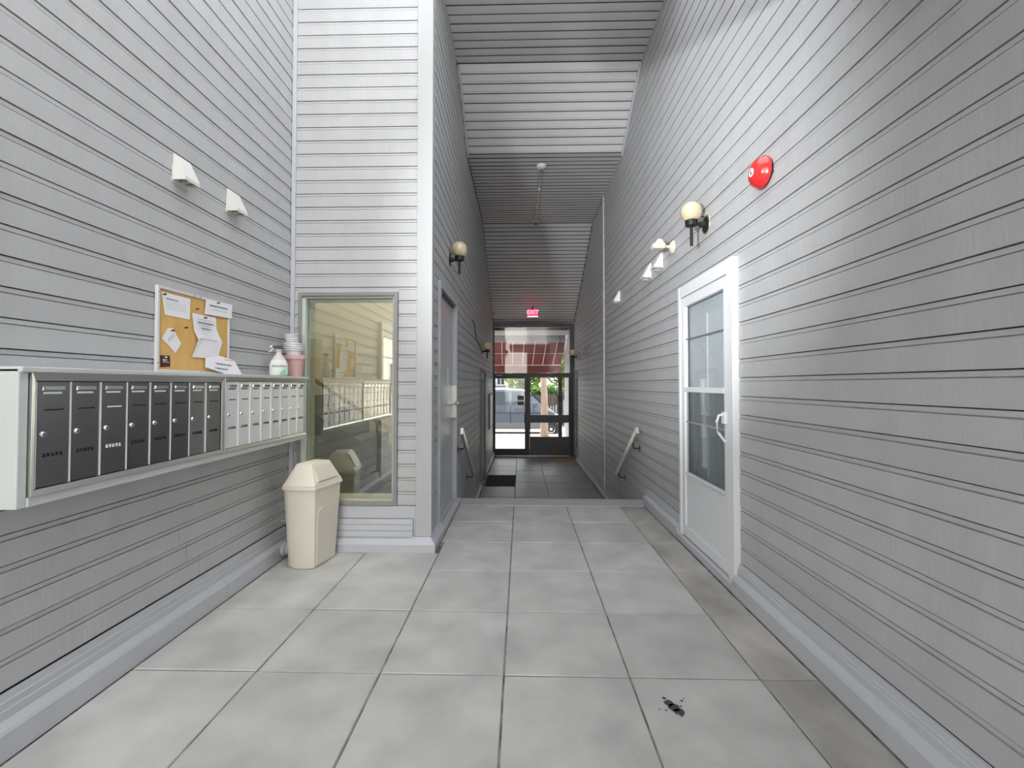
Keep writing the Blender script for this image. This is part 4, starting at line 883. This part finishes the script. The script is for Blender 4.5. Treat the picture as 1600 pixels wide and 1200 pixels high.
# pale house
ho = thing('house', 'pale house with white framed windows across the street', 'house', (-4, 38, -1.06))
B(-9, -1.2, 36, 42, -1.06, 4.5).build('wall', 'house_wall', ho)
MB().prism([(35.6, 4.5), (42.4, 4.5), (39, 6.6)], 'x', -9.4, -.8).build('roof', 'house_roof', ho)
for x0, x1 in ((-3.0, -2.1), (-1.9+.0, -1.35), (-5, -4)):
    wq = B(x0-.08, x1+.08, 35.93, 35.999, 1.35, 2.55).build('window', 'white_paint', ho)
    B(x0, (x0+x1)/2-.03, 35.915, 35.929, 1.43, 2.47).build('pane', 'van_glass', wq); B((x0+x1)/2+.03, x1, 35.915, 35.929, 1.43, 2.47).build('pane', 'van_glass', wq)
for z in (.95, 1.25): B(-6, -.9, 34.6, 34.68, z, z+.06).build('porch_rail', 'vent_grey', ho)
for k in range(20): B(-6+.26*k, -5.96+.26*k, 34.62, 34.66, -1.06, 1.25).build('baluster', 'vent_grey', ho)

# parked van
vn = thing('van', 'grey-blue van parked in the street behind the tree', 'van', (-0.8, 22.9, -1.06))
VS = [(-3.6, -.62, .33, .85, .84), (-3.45, -.74, .36, 1.12, .86), (-2.4, -.78, .38, 1.22, .87), (-.9, -.78, .38, 1.24, .87), (.1, -.78, .38, 1.18, .86), (.46, -.78, .37, 1.02, .85), (1.12, -.76, .28, .38, .84), (1.55, -.72, .06, .13, .83), (1.82, -.66, -.14, -.08, .80), (1.95, -.55, -.34, -.28, .74)]
def vring(x, zb, zt, zr, hw):
    yc = 22.92; rw = hw - (.17 if zr - zt > .3 else .06)
    s = [(hw-.05, zb), (hw+.03, (zb+zt)*.5-.05), (hw, zt), (rw, zr-.07), (rw-.12, zr)]
    return [(x, yc-a, z) for a, z in s] + [(x, yc+a, z) for a, z in reversed(s)]
MB().loft([vring(*q) for q in VS]).build('body', 'van_paint', vn, smooth=True)
def side_glass(pts, name='side_window', m='van_glass', off=.012):
    vs = []
    for x, z in pts:
        i = max(k for k in range(len(VS)) if VS[k][0] <= x); i = min(i, len(VS)-2); t = (x-VS[i][0])/(VS[i+1][0]-VS[i][0])
        zb, zt, zr, hw = [VS[i][j]+(VS[i+1][j]-VS[i][j])*t for j in (1, 2, 3, 4)]
        rw = hw - .17; f = min(1, max(0, (z-zt)/max(.05, zr-.07-zt))); ww = hw + (rw-hw)*f if z >= zt else hw+.03
        vs.append((x, 22.92-ww-off, z))
    mb = MB(); n = len(vs); mb.loft([vs, [(a, b+.02, c) for a, b, c in vs]])
    return mb.build(name, m, vn)
side_glass([(-.45, .42), (.44, .40), (.98, .40), (.52, .88), (.35, 1.02), (-.45, 1.06)])
side_glass([(-1.75, .42), (-.62, .42), (-.62, 1.06), (-1.75, 1.07)]); side_glass([(-3.2, .42), (-1.9, .42), (-1.9, 1.07), (-3.2, 1.03)])
MB().loft([[(1.10, 22.2, .40), (1.10, 23.64, .40), (.50, 23.56, 1.0), (.50, 22.28, 1.0)], [(1.13, 22.2, .41), (1.13, 23.64, .41), (.53, 23.56, 1.01), (.53, 22.28, 1.01)]]).build('windshield', 'van_glass', vn)
B(-3.5, 1.12, 22.02, 22.06, -.76, -.46).build('lower_cladding', 'van_lower', vn, bevel=.02)
B(-3.5, 1.9, 22.0, 22.035, .02, .045).build('side_moulding', 'black', vn); B(-.52, -.505, 22.0, 22.05, -.45, .40).build('door_seam', 'black', vn); B(.62, .635, 22.02, 22.06, -.45, .36).build('door_seam', 'black', vn)
MB().cbox(.62, .84, 21.84, 21.98, .38, .56, .03).build('mirror', 'van_paint', vn)
B(1.80, 2.02, 22.2, 23.6, -.72, -.42).build('bumper', 'van_lower', vn, bevel=.03)
B(1.62, 1.88, 22.10, 22.16, -.20, -.04).build('headlight', 'label_white', vn, bevel=.02)
for x in (1.47, -2.7):
    for y0, y1 in ((22.0, 22.24), (23.6, 23.84)):
        wh = MB().lathe((x, y0, -.765), [(.18, 0), (.285, .01), (.295, .05), (.295, .19), (.285, .23), (.01, .235)], 28, axis=(0, 1, 0)).build('wheel', 'rubber', vn, smooth=True)
        MB().lathe((x, y0+.005, -.765), [(.02, -.02), (.07, -.018), (.09, .01), (.16, .0), (.185, -.012), (.185, .03)], 24, axis=(0, 1, 0)).build('hubcap', 'chrome', wh, smooth=True)
    MB().lathe((x, 22.035, -.74), [(.385, 0), (.385, .03), (.01, .03)], 28, axis=(0, 1, 0)).build('wheel_arch', 'black', vn)
